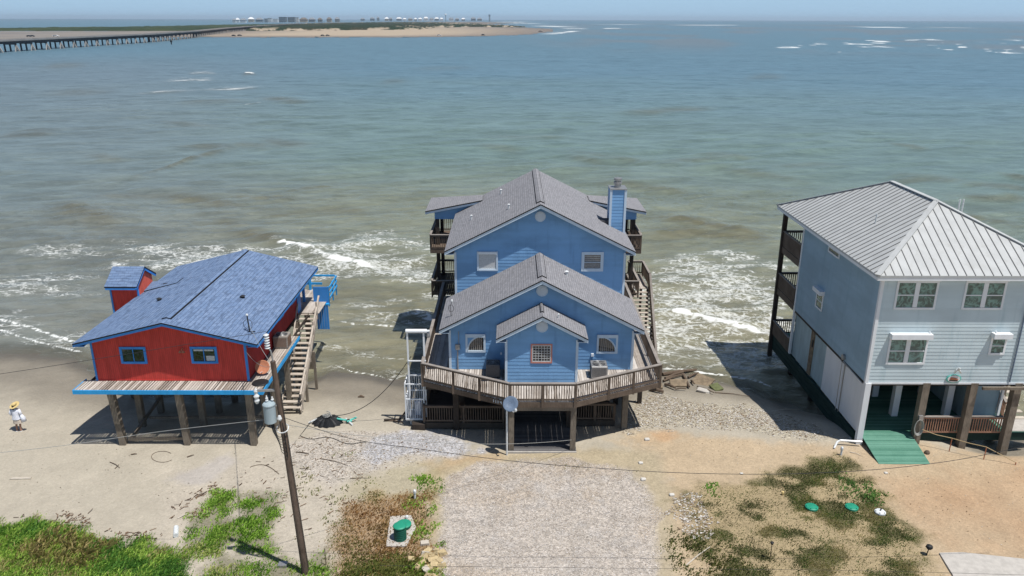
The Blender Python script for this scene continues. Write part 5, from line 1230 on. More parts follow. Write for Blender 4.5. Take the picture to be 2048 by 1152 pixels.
# cut blocks of wood
t0 = None; rs = random.Random(5)
for k in range(24):
    px, py = (rs.gauss(866, 13), rs.gauss(1126, 12)) if k < 20 else ((822, 1120), (848, 1117), (858, 1112), (884, 1108))[k-20]
    c = at(px, py, .03+.05*rs.random()); a = rs.random()*3.14; w_, d_, h_ = .11+.1*rs.random(), .09+.05*rs.random(), .06+.05*rs.random()
    mr = Matrix.Rotation(a, 3, 'Z') @ Matrix.Rotation(rs.gauss(0, .35), 3, 'X'); 
    m = MB(); m.hexa([c+mr@Vector((sx*w_*(1-.2*(sz > 0)), sy*d_, sz*h_)) for sz in (-1, 1) for sx, sy in ((-1,-1), (1,-1), (1,1), (-1,1))])
    single(m, 'stone_block', M['stone' if k % 6 else 'paled'], 'buff coloured block in the loose pile beside the gravel driveway', 'stone block', 'buff blocks piled beside the driveway')
# loose white stones
for k, (px, py, r_, lab) in enumerate(((1294, 880, .14, 'pale squared stone on tan sand right of the blue house'), (1281, 927, .12, 'white stone at the upper right edge of the gravel drive'), (1287, 960, .13, 'white stone beside the right edge of the gravel drive'), (1343, 991, .13, 'white stone above the shell heap by the dark weeds'),
                                       (1772, 947, .10, 'small white stone between the weeds and the green ramp'), (1413, 785, .2, 'flat brown rock on the shell bank'), (1483, 948, .09, 'small white cup shaped stone on tan sand'))):
    c = at(px, py, r_*.3); m = MB(); rs2 = random.Random(k)
    m.hexa([c+Vector((sx*r_*rs2.uniform(.7, 1.1), sy*r_*.8*rs2.uniform(.7, 1.1), sz*r_*.45)) for sz in (-1, 1) for sx, sy in ((-1,-1), (1,-1), (1,1), (-1,1))]); single(m, 'stone', M['shell'], lab, 'stone', bevel=.03)
# broken slabs and timbers by the water
for px, py, w_, d_, rz, tx, ty, mt, lab in ((1358, 770, 1.0, .65, .05, .10, .0, 'ochre', 'flat ochre stained slab nearest the blue house deck'), (1405, 766, 1.0, .9, -.6, .25, .1, 'ochre', 'large tilted brown slab in the rubble by the water'), (1432, 778, .55, .55, .5, .15, -.1, 'algae', 'green mossy slab at the right end of the rubble'),
                                         (1312, 776, .7, .4, .1, .1, 0, 'ochre', 'brown slab under the right corner of the blue deck'), (1404, 784, .5, .28, -.4, .2, .1, 'concrete', 'thin grey slab in front of the mossy one')):
    c = at(px, py, .13); mr = Matrix.Rotation(rz, 3, 'Z') @ Matrix.Rotation(tx, 3, 'X') @ Matrix.Rotation(ty, 3, 'Y'); m = MB()
    o8 = [(-1,-1), (.8,-1.1), (1,.9), (-.85,1)]
    m.hexa([c+mr@Vector((sx*w_/1.6, sy*d_/1.6, sz*.07)) for sz in (-1, 1) for sx, sy in o8]); single(m, 'broken_slab', M[mt], lab, 'concrete slab', bevel=.02)
rs = random.Random(9)
LOGS = [((1325, 752), (1392, 744), .12, 'dark timber lying behind the ochre slab'), ((1330, 760), (1366, 748), .09, 'dark timber crossing towards the water'), ((1326, 765), (1368, 752), .07, 'paler timber along the top of the ochre slab'), ((1366, 752), (1378, 778), .09, 'short dark post leaning between the two large slabs'), ((1376, 758), (1396, 750), .08, 'dark stub on top of the rubble'),
        ((1382, 764), (1388, 772), .06, 'thin black stick standing in the rubble'), ((1350, 782), (1372, 782), .05, 'thin brown board before the ochre slab'), ((1330, 772), (1350, 780), .09, 'blackened timber by the deck corner'), ((1394, 776), (1428, 790), .04, 'narrow batten under the mossy slab'), ((1300, 782), (1326, 788), .12, 'black charred heap under the deck corner')]
for a, b, r_, lab in LOGS:
    A2, B2 = at(*a, .12), at(*b, .16); mid = A2.lerp(B2, .5)+Vector((0, 0, .05)); single(MB().tube([A2, mid, B2], [r_, r_*.9, r_*.75], 7), 'driftwood', M['driftw'], lab, 'timber')
STK = [((1430, 786), (1500, 794), .03, 'long thin branch at the edge of the house shadow', 'driftw'), ((1372, 1132), (1420, 1095), .035, 'long pale curved stick in the weeds right of the driveway', 'paled'), ((220, 925), (240, 937), .02, 'short dark twig on smooth sand below the red house', 'driftw'), ((230, 938), (238, 930), .02, 'forked dark twig on smooth sand', 'driftw'), ((262, 910), (274, 909), .03, 'small dark stick just under the slatted shadow', 'driftw'),
       ((176, 1028), (186, 1018), .015, 'thin twig near the green grass edge', 'driftw'), ((592, 905), (618, 909), .03, 'dark stick among the shells beside the pole', 'driftw'), ((640, 918), (696, 932), .02, 'long crooked dark branch on the shell bed', 'driftw'), ((600, 938), (622, 940), .015, 'thin twig below the shell bed', 'driftw'), ((395, 995), (414, 984), .03, 'brown twig at the weed line in the middle', 'driftw'),
       ((676, 958), (690, 958), .05, 'pale short stick on bright sand', 'paled'), ((700, 958), (740, 958), .015, 'thin dark rod on bright sand', 'driftw'), ((1544, 823), (1598, 818), .03, 'pale stick in the shadow of the grey house', 'paled'), ((770, 842), (806, 846), .05, 'dark beam end left of the white lift', 'driftw'), ((355, 1038), (372, 1030), .03, 'pale driftwood piece at the wrack line', 'paled'),
       ((1700, 905), (1722, 912), .02, 'thin pale rod before the grey house', 'paled'), ((374, 915), (388, 911), .03, 'small brown chunk on sand under the red deck edge', 'driftw')]
for a, b, r_, lab, mt in STK:
    A2, B2 = at(*a, .03), at(*b, .04); m_ = A2.lerp(B2, .5)+Vector((.03, .08*(B2-A2).length*.4, .02)); single(MB().tube([A2, m_, B2], [r_, r_*.8, r_*.5], 6), 'stick', M[mt], lab, 'stick')
c = at(738, 838); single(MB().tube([at(768, 843, .1), at(800, 842, .12), at(812, 832, .3)], .05, 6), 'broken_frame', M['dkpost'], 'dark broken timber frame lying at the foot of the white lift', 'timber')
c = at(722, 795, .03); single(MB().tube([c+Vector((-.18, 0, 0)), c+Vector((0, .05, .05)), c+Vector((.2, 0, 0))], [.04, .08, .04], 7), 'driftwood', M['driftw'], 'small brown lump on wet sand between the houses', 'driftwood')
# looped cords on the sand
single(MB().tube([at(325+22*math.cos(a), 914+11*math.sin(a), .02) for a in np.linspace(.6, 5.6, 20)], .012, 5), 'cord', M['driftw'], 'thin brown loop of cord on the sand below the red house', 'cord')
single(MB().tube([at(500+58*u, 935-8*math.sin(u*3)+15*u*u, .02) for u in np.linspace(0, 1, 14)], .015, 5), 'cord', M['driftw'], 'curved dark cord on pale sand above the weeds', 'cord')
single(MB().tube([at(600+55*u*2, 872+14*u+4*math.sin(9*u), .02) for u in np.linspace(0, 1.2, 20)], .018, 5), 'cord', M['wire'], 'wavy black cord lying across the shells right of the pole', 'cord')
# rope fence on stakes
t = None; stakes = []
for px, py, h_, lab in ((1898, 903, .78, 'left rusty stake of the rope fence'), (1967, 919, .72, 'tall rusty stake of the rope fence nearest the posts'), (2030, 930, .15, 'stub of a stake at the right end of the rope')):
    c = at(px, py); stakes.append(c+Vector((0, 0, h_))); single(MB().tube([c-Vector((0,0,.1)), c+Vector((.02, 0, h_))], .025, 6), 'stake', M['rust'], lab, 'stake')
single(MB().tube([(21.25, 36.1, .95), Vector((21.25, 36.1, .95)).lerp(stakes[0], .5)-Vector((0,0,.06)), stakes[0], stakes[0].lerp(stakes[1], .5)-Vector((0,0,.03)), stakes[1], stakes[2]], .018, 6), 'fence_rope', M['rope'], 'yellow brown rope strung between the ramp post and two rusty stakes', 'rope')
c = at(1854, 907); single(MB().lathe(tuple(c), [(.12, 0), (.14, .08), (.08, .16), (.02, .18)], 9), 'dark_lump', M['driftw'], 'small dark lump beside the right edge of the green ramp', 'lump')
c = at(1565, 990); single(MB().lathe(tuple(c), [(.03, 0), (.07, .12), (.06, .18), (.01, .2)], 8), 'yellow_cap', bpy.data.materials.get('straw') if False else M['straw'], 'small yellow cap among dark weeds at the right', 'marker')
c = at(1540, 1118); t = thing('garden_lamp', tuple(c), 'thin dark garden lamp standing in the weeds at the lower right', 'garden lamp'); MB().tube([c, c+Vector((0,0,.75))], .012, 6).build('stem', M['black'], t); MB().lathe(tuple(c+Vector((0,0,.72))), [(.05, 0), (.06, .08), (.08, .09), (.02, .14)], 10).build('head', M['black'], t)
c = at(1853, 1110); t = thing('garden_lamp', tuple(c), 'dark round headed lamp in a tuft at the edge of the concrete', 'garden lamp'); MB().tube([c, c+Vector((.05,0,.35))], .02, 6).build('stem', M['black'], t); MB().lathe(tuple(c+Vector((.05,0,.3))), [(.08, 0), (.14, .08), (.12, .16), (.02, .2)], 12).build('head', M['black'], t)
c = at(566, 1132); single(MB().box(c.x-.18, c.x+.18, c.y-.14, c.y+.14, c.z, c.z+.14), 'utility_box', M['metal'], 'small grey utility box beside the foot of the pole', 'box', bevel=.01)
c = at(652, 1130); single(MB().tube([c, c+Vector((0,0,.8))], .018, 5), 'stake', M['driftw'], 'thin brown stake in the weeds right of the pole foot', 'stake')
# concrete apron at the lower right
m = MB(); P_ = G([(1878, 1108), (1925, 1107), (2120, 1128), (2500, 1130), (2500, 1500), (1960, 1400), (1905, 1152)]); m.prism(P_, -.1, .07, T0); o = m.build('concrete_pavement', M['concrete']); tag(o, kind='structure')

# ---------------------------------------------------------------- person on the beach
g = at(39, 862); t = thing('person', tuple(g), 'person seen from behind in straw hat, white shirt and pale shorts on the wet sand', 'person')
def skin(name, verts, edges, radii, mat, parent, sub=2, root=0):
    me = bpy.data.meshes.new(name); me.from_pydata(verts, edges, []); me.materials.append(mat); o = bpy.data.objects.new(name, me); COL.objects.link(o); o.parent = parent
    sk = o.modifiers.new('skin', 'SKIN'); sk.use_smooth_shade = True
    for i, v in enumerate(me.skin_vertices[0].data): v.radius = radii[i] if isinstance(radii[i], tuple) else (radii[i],)*2; v.use_root = (i == root)
    s = o.modifiers.new('sub', 'SUBSURF'); s.levels = sub; s.render_levels = sub; return o
V_ = []; E_ = []; R_ = []
def jn(p, r, par=None):
    V_.append(p); R_.append(r)
    if par is not None: E_.append((par, len(V_)-1))
    return len(V_)-1
pel = jn((0, 0, .84), (.15, .11)); wa = jn((0, .01, 1.0), (.13, .09), pel); ch = jn((0, .02, 1.2), (.16, .10), wa); nk = jn((0, .04, 1.34), .055, ch)
h1 = jn((-.01, .07, 1.42), .075, nk); h2 = jn((-.015, .09, 1.50), (.085, .095), h1); h3 = jn((-.015, .085, 1.57), .06, h2); jn((-.02, .175, 1.47), .022, h2); jn((-.02, .15, 1.41), .04, h1)
for s in (-1, 1):
    hp = jn((.09*s, 0, .78), .09, pel); kn = jn((.10*s+.01, .02, .46), .058, hp); ca = jn((.10*s+.01, -.015, .30), .055, kn); an = jn((.10*s, -.01, .07), .034, ca); jn((.10*s, -.05, .03), .032, an); ft = jn((.11*s, .08, .03), .038, an); jn((.115*s, .16, .022), .025, ft)
    sh_ = jn((.17*s, .02, 1.27), .058, ch); el = jn((.25*s, -.02, 1.02), .043, sh_); wr = jn((.17*s, .20, .94), .027, el); pm = jn((.13*s, .26, .95), (.036, .018), wr)
    for k in range(4): f1 = jn(((.10-.004*k)*s, .29, .985-.022*k), .0095, pm); f2 = jn(((.07-.004*k)*s, .305, .985-.022*k), .009, f1); jn(((.05-.003*abs(k-1.5))*s, .295, .98-.022*k), .008, f2)
    th_ = jn((.125*s, .245, .985), .011, pm); jn((.10*s, .25, 1.01), .009, th_)
body = skin('body', V_, E_, R_, M['skin'], t)
def shell_(name, rings, mat, n=18, cx=0):
    m = MB()
    for (z, rx_, ry_, ox, oy) in rings:
        for k in range(n): a = 2*math.pi*k/n; f = 1+.05*math.sin(a*5+z*9); m.v.append((g.x+ox+rx_*f*math.cos(a), g.y+oy+ry_*f*math.sin(a), g.z+z))
    for i in range(len(rings)-1):
        for k in range(n): k2 = (k+1)%n; m.f.append((i*n+k, i*n+k2, (i+1)*n+k2, (i+1)*n+k))
    return m.build(name, mat, t, smooth=True)
shell_('shirt', [(.74, .23, .17, .0, .0), (.90, .20, .15, 0, 0), (1.05, .185, .135, 0, .01), (1.2, .215, .145, 0, .02), (1.29, .20, .12, 0, .03), (1.34, .10, .08, 0, .04), (1.36, .06, .06, 0, .04)], M['shirt'])
shell_('shorts', [(.50, .24, .16, .02, 0), (.62, .215, .155, .01, 0), (.78, .19, .14, 0, 0), (.9, .16, .12, 0, 0)], M['short'])
m = MB(); m.tube([g+Vector((.19, .02, 1.29)), g+Vector((.27, -.02, 1.08)), g+Vector((.27, .02, .98)), g+Vector((.22, .12, .95))], [.075, .075, .065, .05], 10); m.build('sleeve', M['shirt'], t, smooth=True)
m = MB(); m.tube([g+Vector((-.19, .02, 1.29)), g+Vector((-.27, -.02, 1.08)), g+Vector((-.27, .02, .98)), g+Vector((-.22, .12, .95))], [.075, .075, .065, .05], 10); m.build('sleeve', M['shirt'], t, smooth=True)
m = MB(); m.tube([g+Vector((.27, .0, 1.0)), g+Vector((.33, .03, .78)), g+Vector((.34, .04, .58))], [.06, .12, .13], 12); m.build('carried_shawl', M['shirt'], t, smooth=True)
mr = Matrix.Rotation(R(24), 3, 'X') @ Matrix.Rotation(R(-10), 3, 'Y'); hc = tuple(g+Vector((.0, .06, 1.53)))
hat = MB().lathe(hc, [(.25, -.015), (.26, .0), (.12, .012), (.115, .09), (.09, .125), (.02, .135)], 26, mr).build('hat', M['straw'], t, smooth=False)
MB().lathe(hc, [(.121, .012), (.122, .05)], 26, mr).build('hat_band', M['black'], hat)
m = MB(); m.tube([g+Vector((-.02, -.02, 1.50)), g+Vector((-.03, -.05, 1.40)), g+Vector((-.04, -.07, 1.30))], [.08, .06, .03], 8); m.build('hair', M['hair'], t, smooth=True)
for s in (-1, 1): m = MB(); m.box(g.x+.11*s-.05, g.x+.11*s+.05, g.y-.09, g.y+.19, g.z-.005, g.z+.02); m.build('sandal', M['porc'], t)

# ================================================================ PLANTS AND LITTER (numpy built)
def facs_mat(name, rough=.8, trans=.0):
    n = NT(name); n.base(n.attr('tint', 'Color')); n.set(rough, 0, .15)
    if trans:
        td = n.add('ShaderNodeBsdfTranslucent'); n.link(n.attr('tint', 'Color'), td.inputs[0]); mx = n.add('ShaderNodeMixShader'); mx.inputs[0].default_value = trans
        n.link(n.b.outputs[0], mx.inputs[1]); n.link(td.outputs[0], mx.inputs[2]); n.link(mx.outputs[0], n.n['Material Output'].inputs[0])
    return n.m
LEAF = facs_mat('leaf', .8, .35); GRIT = facs_mat('shell_flake', .9)
def samples(poly, n, seed, keep=None):
    P = np.array(G(poly)); rs = np.random.RandomState(seed); x0, y0 = P.min(0)-1; x1, y1 = P.max(0)+1; x1 = min(x1, 30); x0 = max(x0, -30); y0 = max(y0, 21.5)
    x, y = rs.uniform(x0, x1, n), rs.uniform(y0, y1, n); s_ = sdist(x, y, P)+(fbm(x*.35, y*.35, 4, 21)-.5)*1.6+(fbm(x*1.4, y*1.4, 4, 31)-.5)*1.2
    m = s_ > 0
    if keep is not None: m &= rs.rand(n) < keep(x, y, s_)
    return x[m], y[m], s_[m], rs
def tufts(name, poly, n, seed, h, w, pal, label, keep=None, blades=9, spread=.12, lean=.6, cat='grass'):
    x, y, s_, rs = samples(poly, n, seed, keep); N = len(x); z = ground_z(x, y); k = blades
    hh = h*(.5+.8*rs.rand(N))*np.clip(.5+s_*.6, .4, 1)
    bx = np.repeat(x, k)+rs.normal(0, spread, N*k); by = np.repeat(y, k)+rs.normal(0, spread, N*k); bz = np.repeat(z, k)-.02
    H = np.repeat(hh, k)*(.5+.7*rs.rand(N*k)); a = rs.rand(N*k)*6.283; L = H*lean*(.3+rs.rand(N*k)); ww = w*(.6+.8*rs.rand(N*k))
    wind = .35*H; dx, dy = np.cos(a)*L+wind, np.sin(a)*L; px_, py_ = -np.sin(a)*ww, np.cos(a)*ww
    z0 = np.zeros(N*k)
    V = np.stack([np.c_[bx-px_*.6, by-py_*.6, bz], np.c_[bx+px_*.6, by+py_*.6, bz], np.c_[bx+dx*.5+px_, by+dy*.5+py_, bz+H*.7], np.c_[bx+dx, by+dy, bz+H*(1-.25*lean)], np.c_[bx+dx*.5-px_, by+dy*.5-py_, bz+H*.7]], 1).reshape(-1, 3)
    i0 = np.arange(N*k)*5; F = np.stack([i0, i0+1, i0+2, i0+3, i0+4], 1)
    pal = np.array(pal)*(1.9 if name in ('beach_grass', 'weeds', 'broadleaf_weeds') else 1.15); cn = np.clip((fbm(x*.8, y*.8, 3, seed+3)-.3)/.4, 0, .999)*(len(pal)-1); ci = np.clip((cn+rs.normal(0, .55, N)), 0, len(pal)-1).round().astype(int)
    c = np.repeat(pal[ci], k, 0)*(.75+.5*rs.rand(N*k))[:, None]; C = np.repeat(c, 5, 0)
    o = np_mesh(name, V, F, LEAF, False, {'tint': C}); return tag(o, label, cat, None, 'stuff')
def pc(*c, k=.62): return [list(c3(*q, k)) for q in c]
GR = pc((92, 128, 48), (128, 164, 62), (156, 188, 84), (116, 148, 60), (172, 178, 108))
tufts('beach_grass', GREENS['left'], 19000, 1, .24, .013, pc((96, 140, 62), (118, 156, 66), (168, 192, 92), (140, 172, 76), (176, 170, 112)), 'dense tall green beach grass filling the lower left corner', blades=9, spread=.14)
tufts('dry_grass', [(20, 1085), (180, 1078), (250, 1095), (180, 1150), (40, 1150)], 900, 2, .5, .02, pc((206, 184, 128), (180, 170, 104)), 'dry tan stalks in the green grass at the lower left', blades=8)
for i, k in enumerate(('mid1', 'mid2', 'mid3')):
    tufts('weeds', GREENS[k], 3200, 11+i, .18, .02, GR, ('bright green weeds left of the pole', 'scattered green weeds further left of the pole', 'green weeds round the foot of the pole')[i], keep=lambda x, y, s: np.clip(sstep(fbm(x*1.5, y*1.5, 3, 17), .40, .62)+.05, 0, 1), blades=9, spread=.13, cat='weeds')
tufts('sparse_weeds', [(540, 960), (690, 900), (830, 930), (700, 1010), (700, 1150), (640, 1150), (560, 1060)], 1700, 21, .13, .025, pc((160, 168, 106), (186, 180, 126)), 'thin sparse weeds on the bright sand right of the pole', keep=lambda x, y, s: .5*sstep(fbm(x*1.1, y*1.1, 3, 19), .5, .7), blades=6, cat='weeds')
tufts('dead_grass', [(690, 1000), (860, 975), (880, 1180), (690, 1180), (650, 1090)], 5200, 22, .12, .022, pc((176, 134, 88), (200, 162, 110), (160, 134, 84), (146, 150, 86)), 'brown dead grass round the green tank risers', keep=lambda x, y, s: .35+.5*sstep(fbm(x*.9, y*.9, 3, 23), .4, .6), blades=8, spread=.16, cat='dead grass')
tufts('weeds', [(820, 945), (878, 960), (880, 1160), (800, 1150), (815, 1040)], 1300, 24, .2, .03, GR, 'green weeds between the tank risers and the gravel driveway', keep=lambda x, y, s: sstep(fbm(x*1.3, y*1.3, 3, 27), .42, .62), blades=9, cat='weeds')
tufts('green_grass', [(690, 1135), (850, 1120), (900, 1200), (700, 1220)], 2600, 25, .2, .022, pc((120, 136, 66), (150, 154, 84)), 'olive grass below the pile of blocks', blades=8)
tufts('dark_weeds', GREENS['right'], 38000, 31, .07, .015, pc((90, 98, 58), (112, 116, 70), (96, 122, 60), (146, 148, 84), (170, 158, 108)), 'dark green patches of grass on the tan lot at the right', keep=lambda x, y, s: np.clip(sstep(fbm(x*.9, y*1.5, 4, 77), .42, .55)*.95+.16, 0, 1), blades=8, spread=.12, cat='weeds')
tufts('broadleaf_weeds', [(1660, 935), (1720, 960), (1760, 985), (1750, 1010), (1690, 985)], 420, 33, .16, .03, pc((84, 116, 60), (104, 138, 72)), 'leafy green weeds behind the green lids', blades=10, cat='weeds')
tufts('broadleaf_weeds', [(1402, 955), (1430, 958), (1434, 990), (1405, 985)], 120, 34, .24, .03, pc((140, 180, 80), (108, 150, 64)), 'tall bright green plant at the left end of the dark weeds', blades=10, cat='weeds')
tufts('roadside_weeds', [(1340, 1060), (1420, 1080), (1500, 1120), (1560, 1200), (1350, 1300)], 1500, 35, .16, .025, pc((122, 124, 70), (96, 112, 52)), 'yellowish weeds beside the lower right of the gravel driveway', keep=lambda x, y, s: sstep(fbm(x*1.2, y*1.2, 3, 37), .42, .6), blades=8, cat='weeds')
tufts('sparse_grass', [(900, 925), (1300, 925), (1330, 1000), (1320, 960), (1250, 945), (900, 950)], 600, 36, .08, .02, pc((140, 140, 84), (150, 146, 100)), 'faint yellow green grass along the top of the gravel driveway', keep=lambda x, y, s: .5*sstep(fbm(x*1.2, y*1.2, 3, 39), .45, .6), blades=7)
def flakes(name, poly, n, seed, r, pal, label, keep=None, cat='shells'):
    x, y, s_, rs = samples(poly, n, seed, keep); N = len(x); z = ground_z(x, y)+.012; rr_ = r*(.5+1.0*rs.rand(N)**2); a = rs.rand(N)*6.283
    tz = rs.normal(0, .28, (N, 4))*rr_[:, None]; V = []
    for k in range(4): b = a+k*1.5708+rs.normal(0, .25, N); V.append(np.c_[x+np.cos(b)*rr_, y+np.sin(b)*rr_*(.6+.4*rs.rand(N)), z+np.abs(tz[:, k])*.8])
    V = np.stack(V, 1).reshape(-1, 3); F = np.arange(N*4).reshape(-1, 4); pal = np.array(pal); c = pal[rs.randint(0, len(pal), N)]*(.8+.35*rs.rand(N))[:, None]
    return tag(np_mesh(name, V, F, GRIT, False, {'tint': np.clip(np.repeat(c, 4, 0), 0, .85)}), label, cat, None, 'stuff')
SH = pc((236, 230, 222), (210, 200, 186), (176, 160, 138), (222, 216, 208), (150, 128, 104), k=.66)
flakes('shell_litter', [(560, 905), (640, 862), (720, 852), (800, 862), (860, 870), (950, 905), (900, 915), (740, 955), (650, 965), (580, 940)], 15000, 41, .035, SH, 'white shell fragments spread between the pole and the blue house', lambda x, y, s: np.clip(.25+s*.3, 0, .8))
flakes('shell_bank', [(1240, 800), (1310, 772), (1400, 800), (1500, 805), (1600, 830), (1720, 885), (1640, 885), (1500, 868), (1330, 858), (1250, 864)], 26000, 42, .045, SH, 'bank of broken shells between the blue and grey houses', lambda x, y, s: np.clip(.25+s*.4, 0, .9))
flakes('driveway_gravel', [(868, 1500), (874, 1080), (880, 1010), (895, 955), (960, 925), (1150, 925), (1260, 945), (1300, 990), (1312, 1080), (1345, 1500)], 42000, 43, .022, pc((236, 228, 220), (214, 202, 192), (180, 166, 152), (242, 236, 230), k=.72), 'pale crushed gravel of the driveway before the blue house', cat='gravel')
flakes('shell_heap', [(1352, 1000), (1400, 985), (1420, 1060), (1400, 1075), (1365, 1060)], 3000, 44, .05, SH, 'small heap of white shells at the left of the dark weeds')
flakes('sand_litter', [(-100, 850), (700, 850), (900, 1000), (640, 1150), (300, 1100), (-100, 1040)], 2600, 45, .025, pc((120, 100, 78), (222, 216, 206), (90, 74, 56)), 'scattered specks of shell and wood on the smooth sand', lambda x, y, s: sstep(fbm(x*.5, y*.5, 3, 47), .4, .65), cat='litter')
flakes('sand_litter', [(1320, 880), (1760, 890), (2100, 930), (2100, 1120), (1900, 1080), (1700, 930), (1400, 940)], 1500, 46, .025, pc((226, 216, 200), (130, 104, 76)), 'scattered pale specks on the tan dirt at the right', cat='litter')
def twigs(name, poly, n, seed, L, pal, label, keep=None):
    x, y, s_, rs = samples(poly, n, seed, keep); N = len(x); z = ground_z(x, y)+.02; a = rs.normal(.5, .8, N); l = L*(.3+rs.rand(N)); w = .008+.012*rs.rand(N)
    dx, dy = np.cos(a)*l/2, np.sin(a)*l/2; px_, py_ = -np.sin(a)*w, np.cos(a)*w
    V = np.stack([np.c_[x-dx-px_, y-dy-py_, z], np.c_[x+dx-px_, y+dy-py_, z+.02], np.c_[x+dx+px_, y+dy+py_, z+.03], np.c_[x-dx+px_, y-dy+py_, z+.01]], 1).reshape(-1, 3)
    pal = np.array(pal); c = pal[rs.randint(0, len(pal), N)]; return tag(np_mesh(name, V, np.arange(N*4).reshape(-1, 4), GRIT, False, {'tint': np.repeat(c, 4, 0)}), label, 'twigs', None, 'stuff')
WR = pc((112, 84, 64), (90, 70, 54), (150, 124, 100))
twigs('wrack_line', [(20, 1018), (200, 1040), (300, 1075), (340, 1040), (400, 985), (425, 975), (400, 1030), (330, 1085), (180, 1062), (20, 1042)], 2500, 51, .22, WR, 'line of brown twigs and reeds along the edge of the grass', lambda x, y, s: sstep(fbm(x*1.0, y*1.0, 3, 53), .48, .66))
twigs('twig_litter', [(500, 900), (700, 860), (740, 1000), (600, 1080), (450, 980)], 500, 52, .25, WR, 'thin twigs on the sand right of the utility pole', lambda x, y, s: .5+0*x)

# ================================================================ FAR SHORE
def land(name, poly, z, hgt, colfn, rough=.95, kind='structure', label=None, cat=None, edge=(.0, .6), ns=(1/25, 1/40), na=420, nr=150):
    P = np.array(G(poly, z)); az = np.arctan2(P[:, 0], P[:, 1]); dd = np.hypot(P[:, 0], P[:, 1])
    aa = np.linspace(az.min(), az.max(), na); rd = np.geomspace(dd.min()*.995, dd.max()*1.005, nr); A, Rd = np.meshgrid(aa, rd); x = (Rd*np.sin(A)).ravel(); y = (Rd*np.cos(A)).ravel(); D = Rd.ravel()
    s_ = sdist(x, y, P); e = D*D*.6/(22*CAMF); s_ = s_+(fbm(x*ns[0]*1.2, y*ns[1]*1.2, 4, 63)-.5)*e*1.6; m = sstep(s_/e, 0, 1.2)
    h = z+hgt*m*(.25+1.1*fbm(x*ns[0], y*ns[1], 4, 61))
    i = np.arange(len(x)).reshape(nr, na); F = np.stack([i[:-1, :-1], i[:-1, 1:], i[1:, 1:], i[1:, :-1]], -1).reshape(-1, 4); F = F[(s_[F] > -.3*e[F]).all(1)]
    u, inv = np.unique(F, return_inverse=True); F = inv.reshape(-1, 4); V = np.c_[x, y, h][u]
    o = np_mesh(name, V, F, LAND, True, {'tint': colfn(x, y, s_, e)[u]}); return tag(o, label, cat, None, kind)
LAND = facs_mat('far_land', .95)
def cmix(a, b, f): f = np.clip(f, 0, 1)[:, None]; return np.array(a)*(1-f)+np.array(b)*f
sandc, wsand, duneG, duneB = c3(206, 188, 164, .60), c3(160, 150, 142, .5), c3(62, 82, 50, .6), c3(88, 84, 60, .55)
land('sandbar', [(300, 76.5), (360, 74.5), (430, 74.4), (600, 75.0), (800, 74.6), (920, 73.4), (1010, 71), (1065, 68), (1098, 63.6), (1106, 60.5), (1090, 57.5), (1040, 55), (990, 54), (950, 50.5), (985, 47), (1000, 45), (960, 43.6), (900, 43.4), (700, 46), (600, 50), (500, 56), (400, 66)], -1.0, .9,
     lambda x, y, s, e: cmix(wsand, sandc, s/e/5), edge=(0, 1))
land('tidal_flat', [(-300, 96), (0, 84), (200, 76.5), (330, 71.5), (470, 64), (400, 61.5), (-300, 63.5)], -1.02, .25, lambda x, y, s, e: cmix(c3(150, 146, 144, .52), c3(178, 168, 156, .55), fbm(x/60, y/30, 3, 66)*1.4-.2))
land('marsh', [(-300, 61.6), (0, 61.5), (300, 62), (470, 61.2), (560, 55), (600, 50), (560, 48), (470, 49.6), (380, 51.2), (200, 55.6), (0, 57.6), (-300, 58.5)], -.95, 3.4, lambda x, y, s, e: cmix(c3(52,72,44,.55), c3(86, 96, 58, .55), fbm(x/50, y/80, 3, 68)*2-.6), kind='stuff', label='strip of green marsh scrub beyond the bridge', cat='scrub')
land('coastal_scrub', [(480, 62.5), (560, 62.6), (640, 61.6), (760, 60.6), (860, 59.5), (880, 55.5), (960, 54.6), (1045, 54.6), (1050, 53.2), (985, 51.0), (930, 48.8), (965, 47.3), (940, 46.0), (860, 44.8), (700, 45.2), (600, 47.5), (540, 50), (470, 54), (440, 58)], -.9, 6.5,
     lambda x, y, s, e: cmix(cmix(c3(78,76,56,.5), c3(48,66,42,.55), fbm(x/40, y/70, 3, 69)*2.4-.5+s/e/16), sandc, sstep(fbm(x/22, y/60, 4, 70), .52, .60)*(1-sstep(s/e, .4, 1.6))), kind='stuff', label='dark green scrub and dunes behind the far sandy beach', cat='scrub', ns=(1/14, 1/60))

# long causeway bridge
CP = [(-346, 470), (-350, 562), (-353, 653), (-356, 804), (-388, 1000), (-470, 1360), (-560, 1880), (-690, 2700)]
seg = []; 
for a, b in zip(CP, CP[1:]):
    nn = max(1, int(math.dist(a, b)/9.25))
    for k in range(nn): seg.append((a[0]+(b[0]-a[0])*k/nn, a[1]+(b[1]-a[1])*k/nn))
seg.append(CP[-1]); t = thing('causeway_bridge', (-350, 540, WL), 'long low concrete bridge on many dark piers crossing the inlet', 'bridge')
m = MB(); dk = MB(); ZB = 6.6
BC = paint('bridge_concrete', (.30, .285, .27, 1), .15, .9, .05, .1, (1,1,1)); BD = paint('bridge_shaded_steel', (.05, .055, .065, 1), .15, .9, .05, .1, (1,1,1)); BP = paint('bridge_pile', (.07, .07, .08, 1), .2, .9, .1, .1, (1,1,1)); BL = paint('bridge_brace', (.34, .32, .30, 1), .2, .9, .1, .1, (1,1,1))
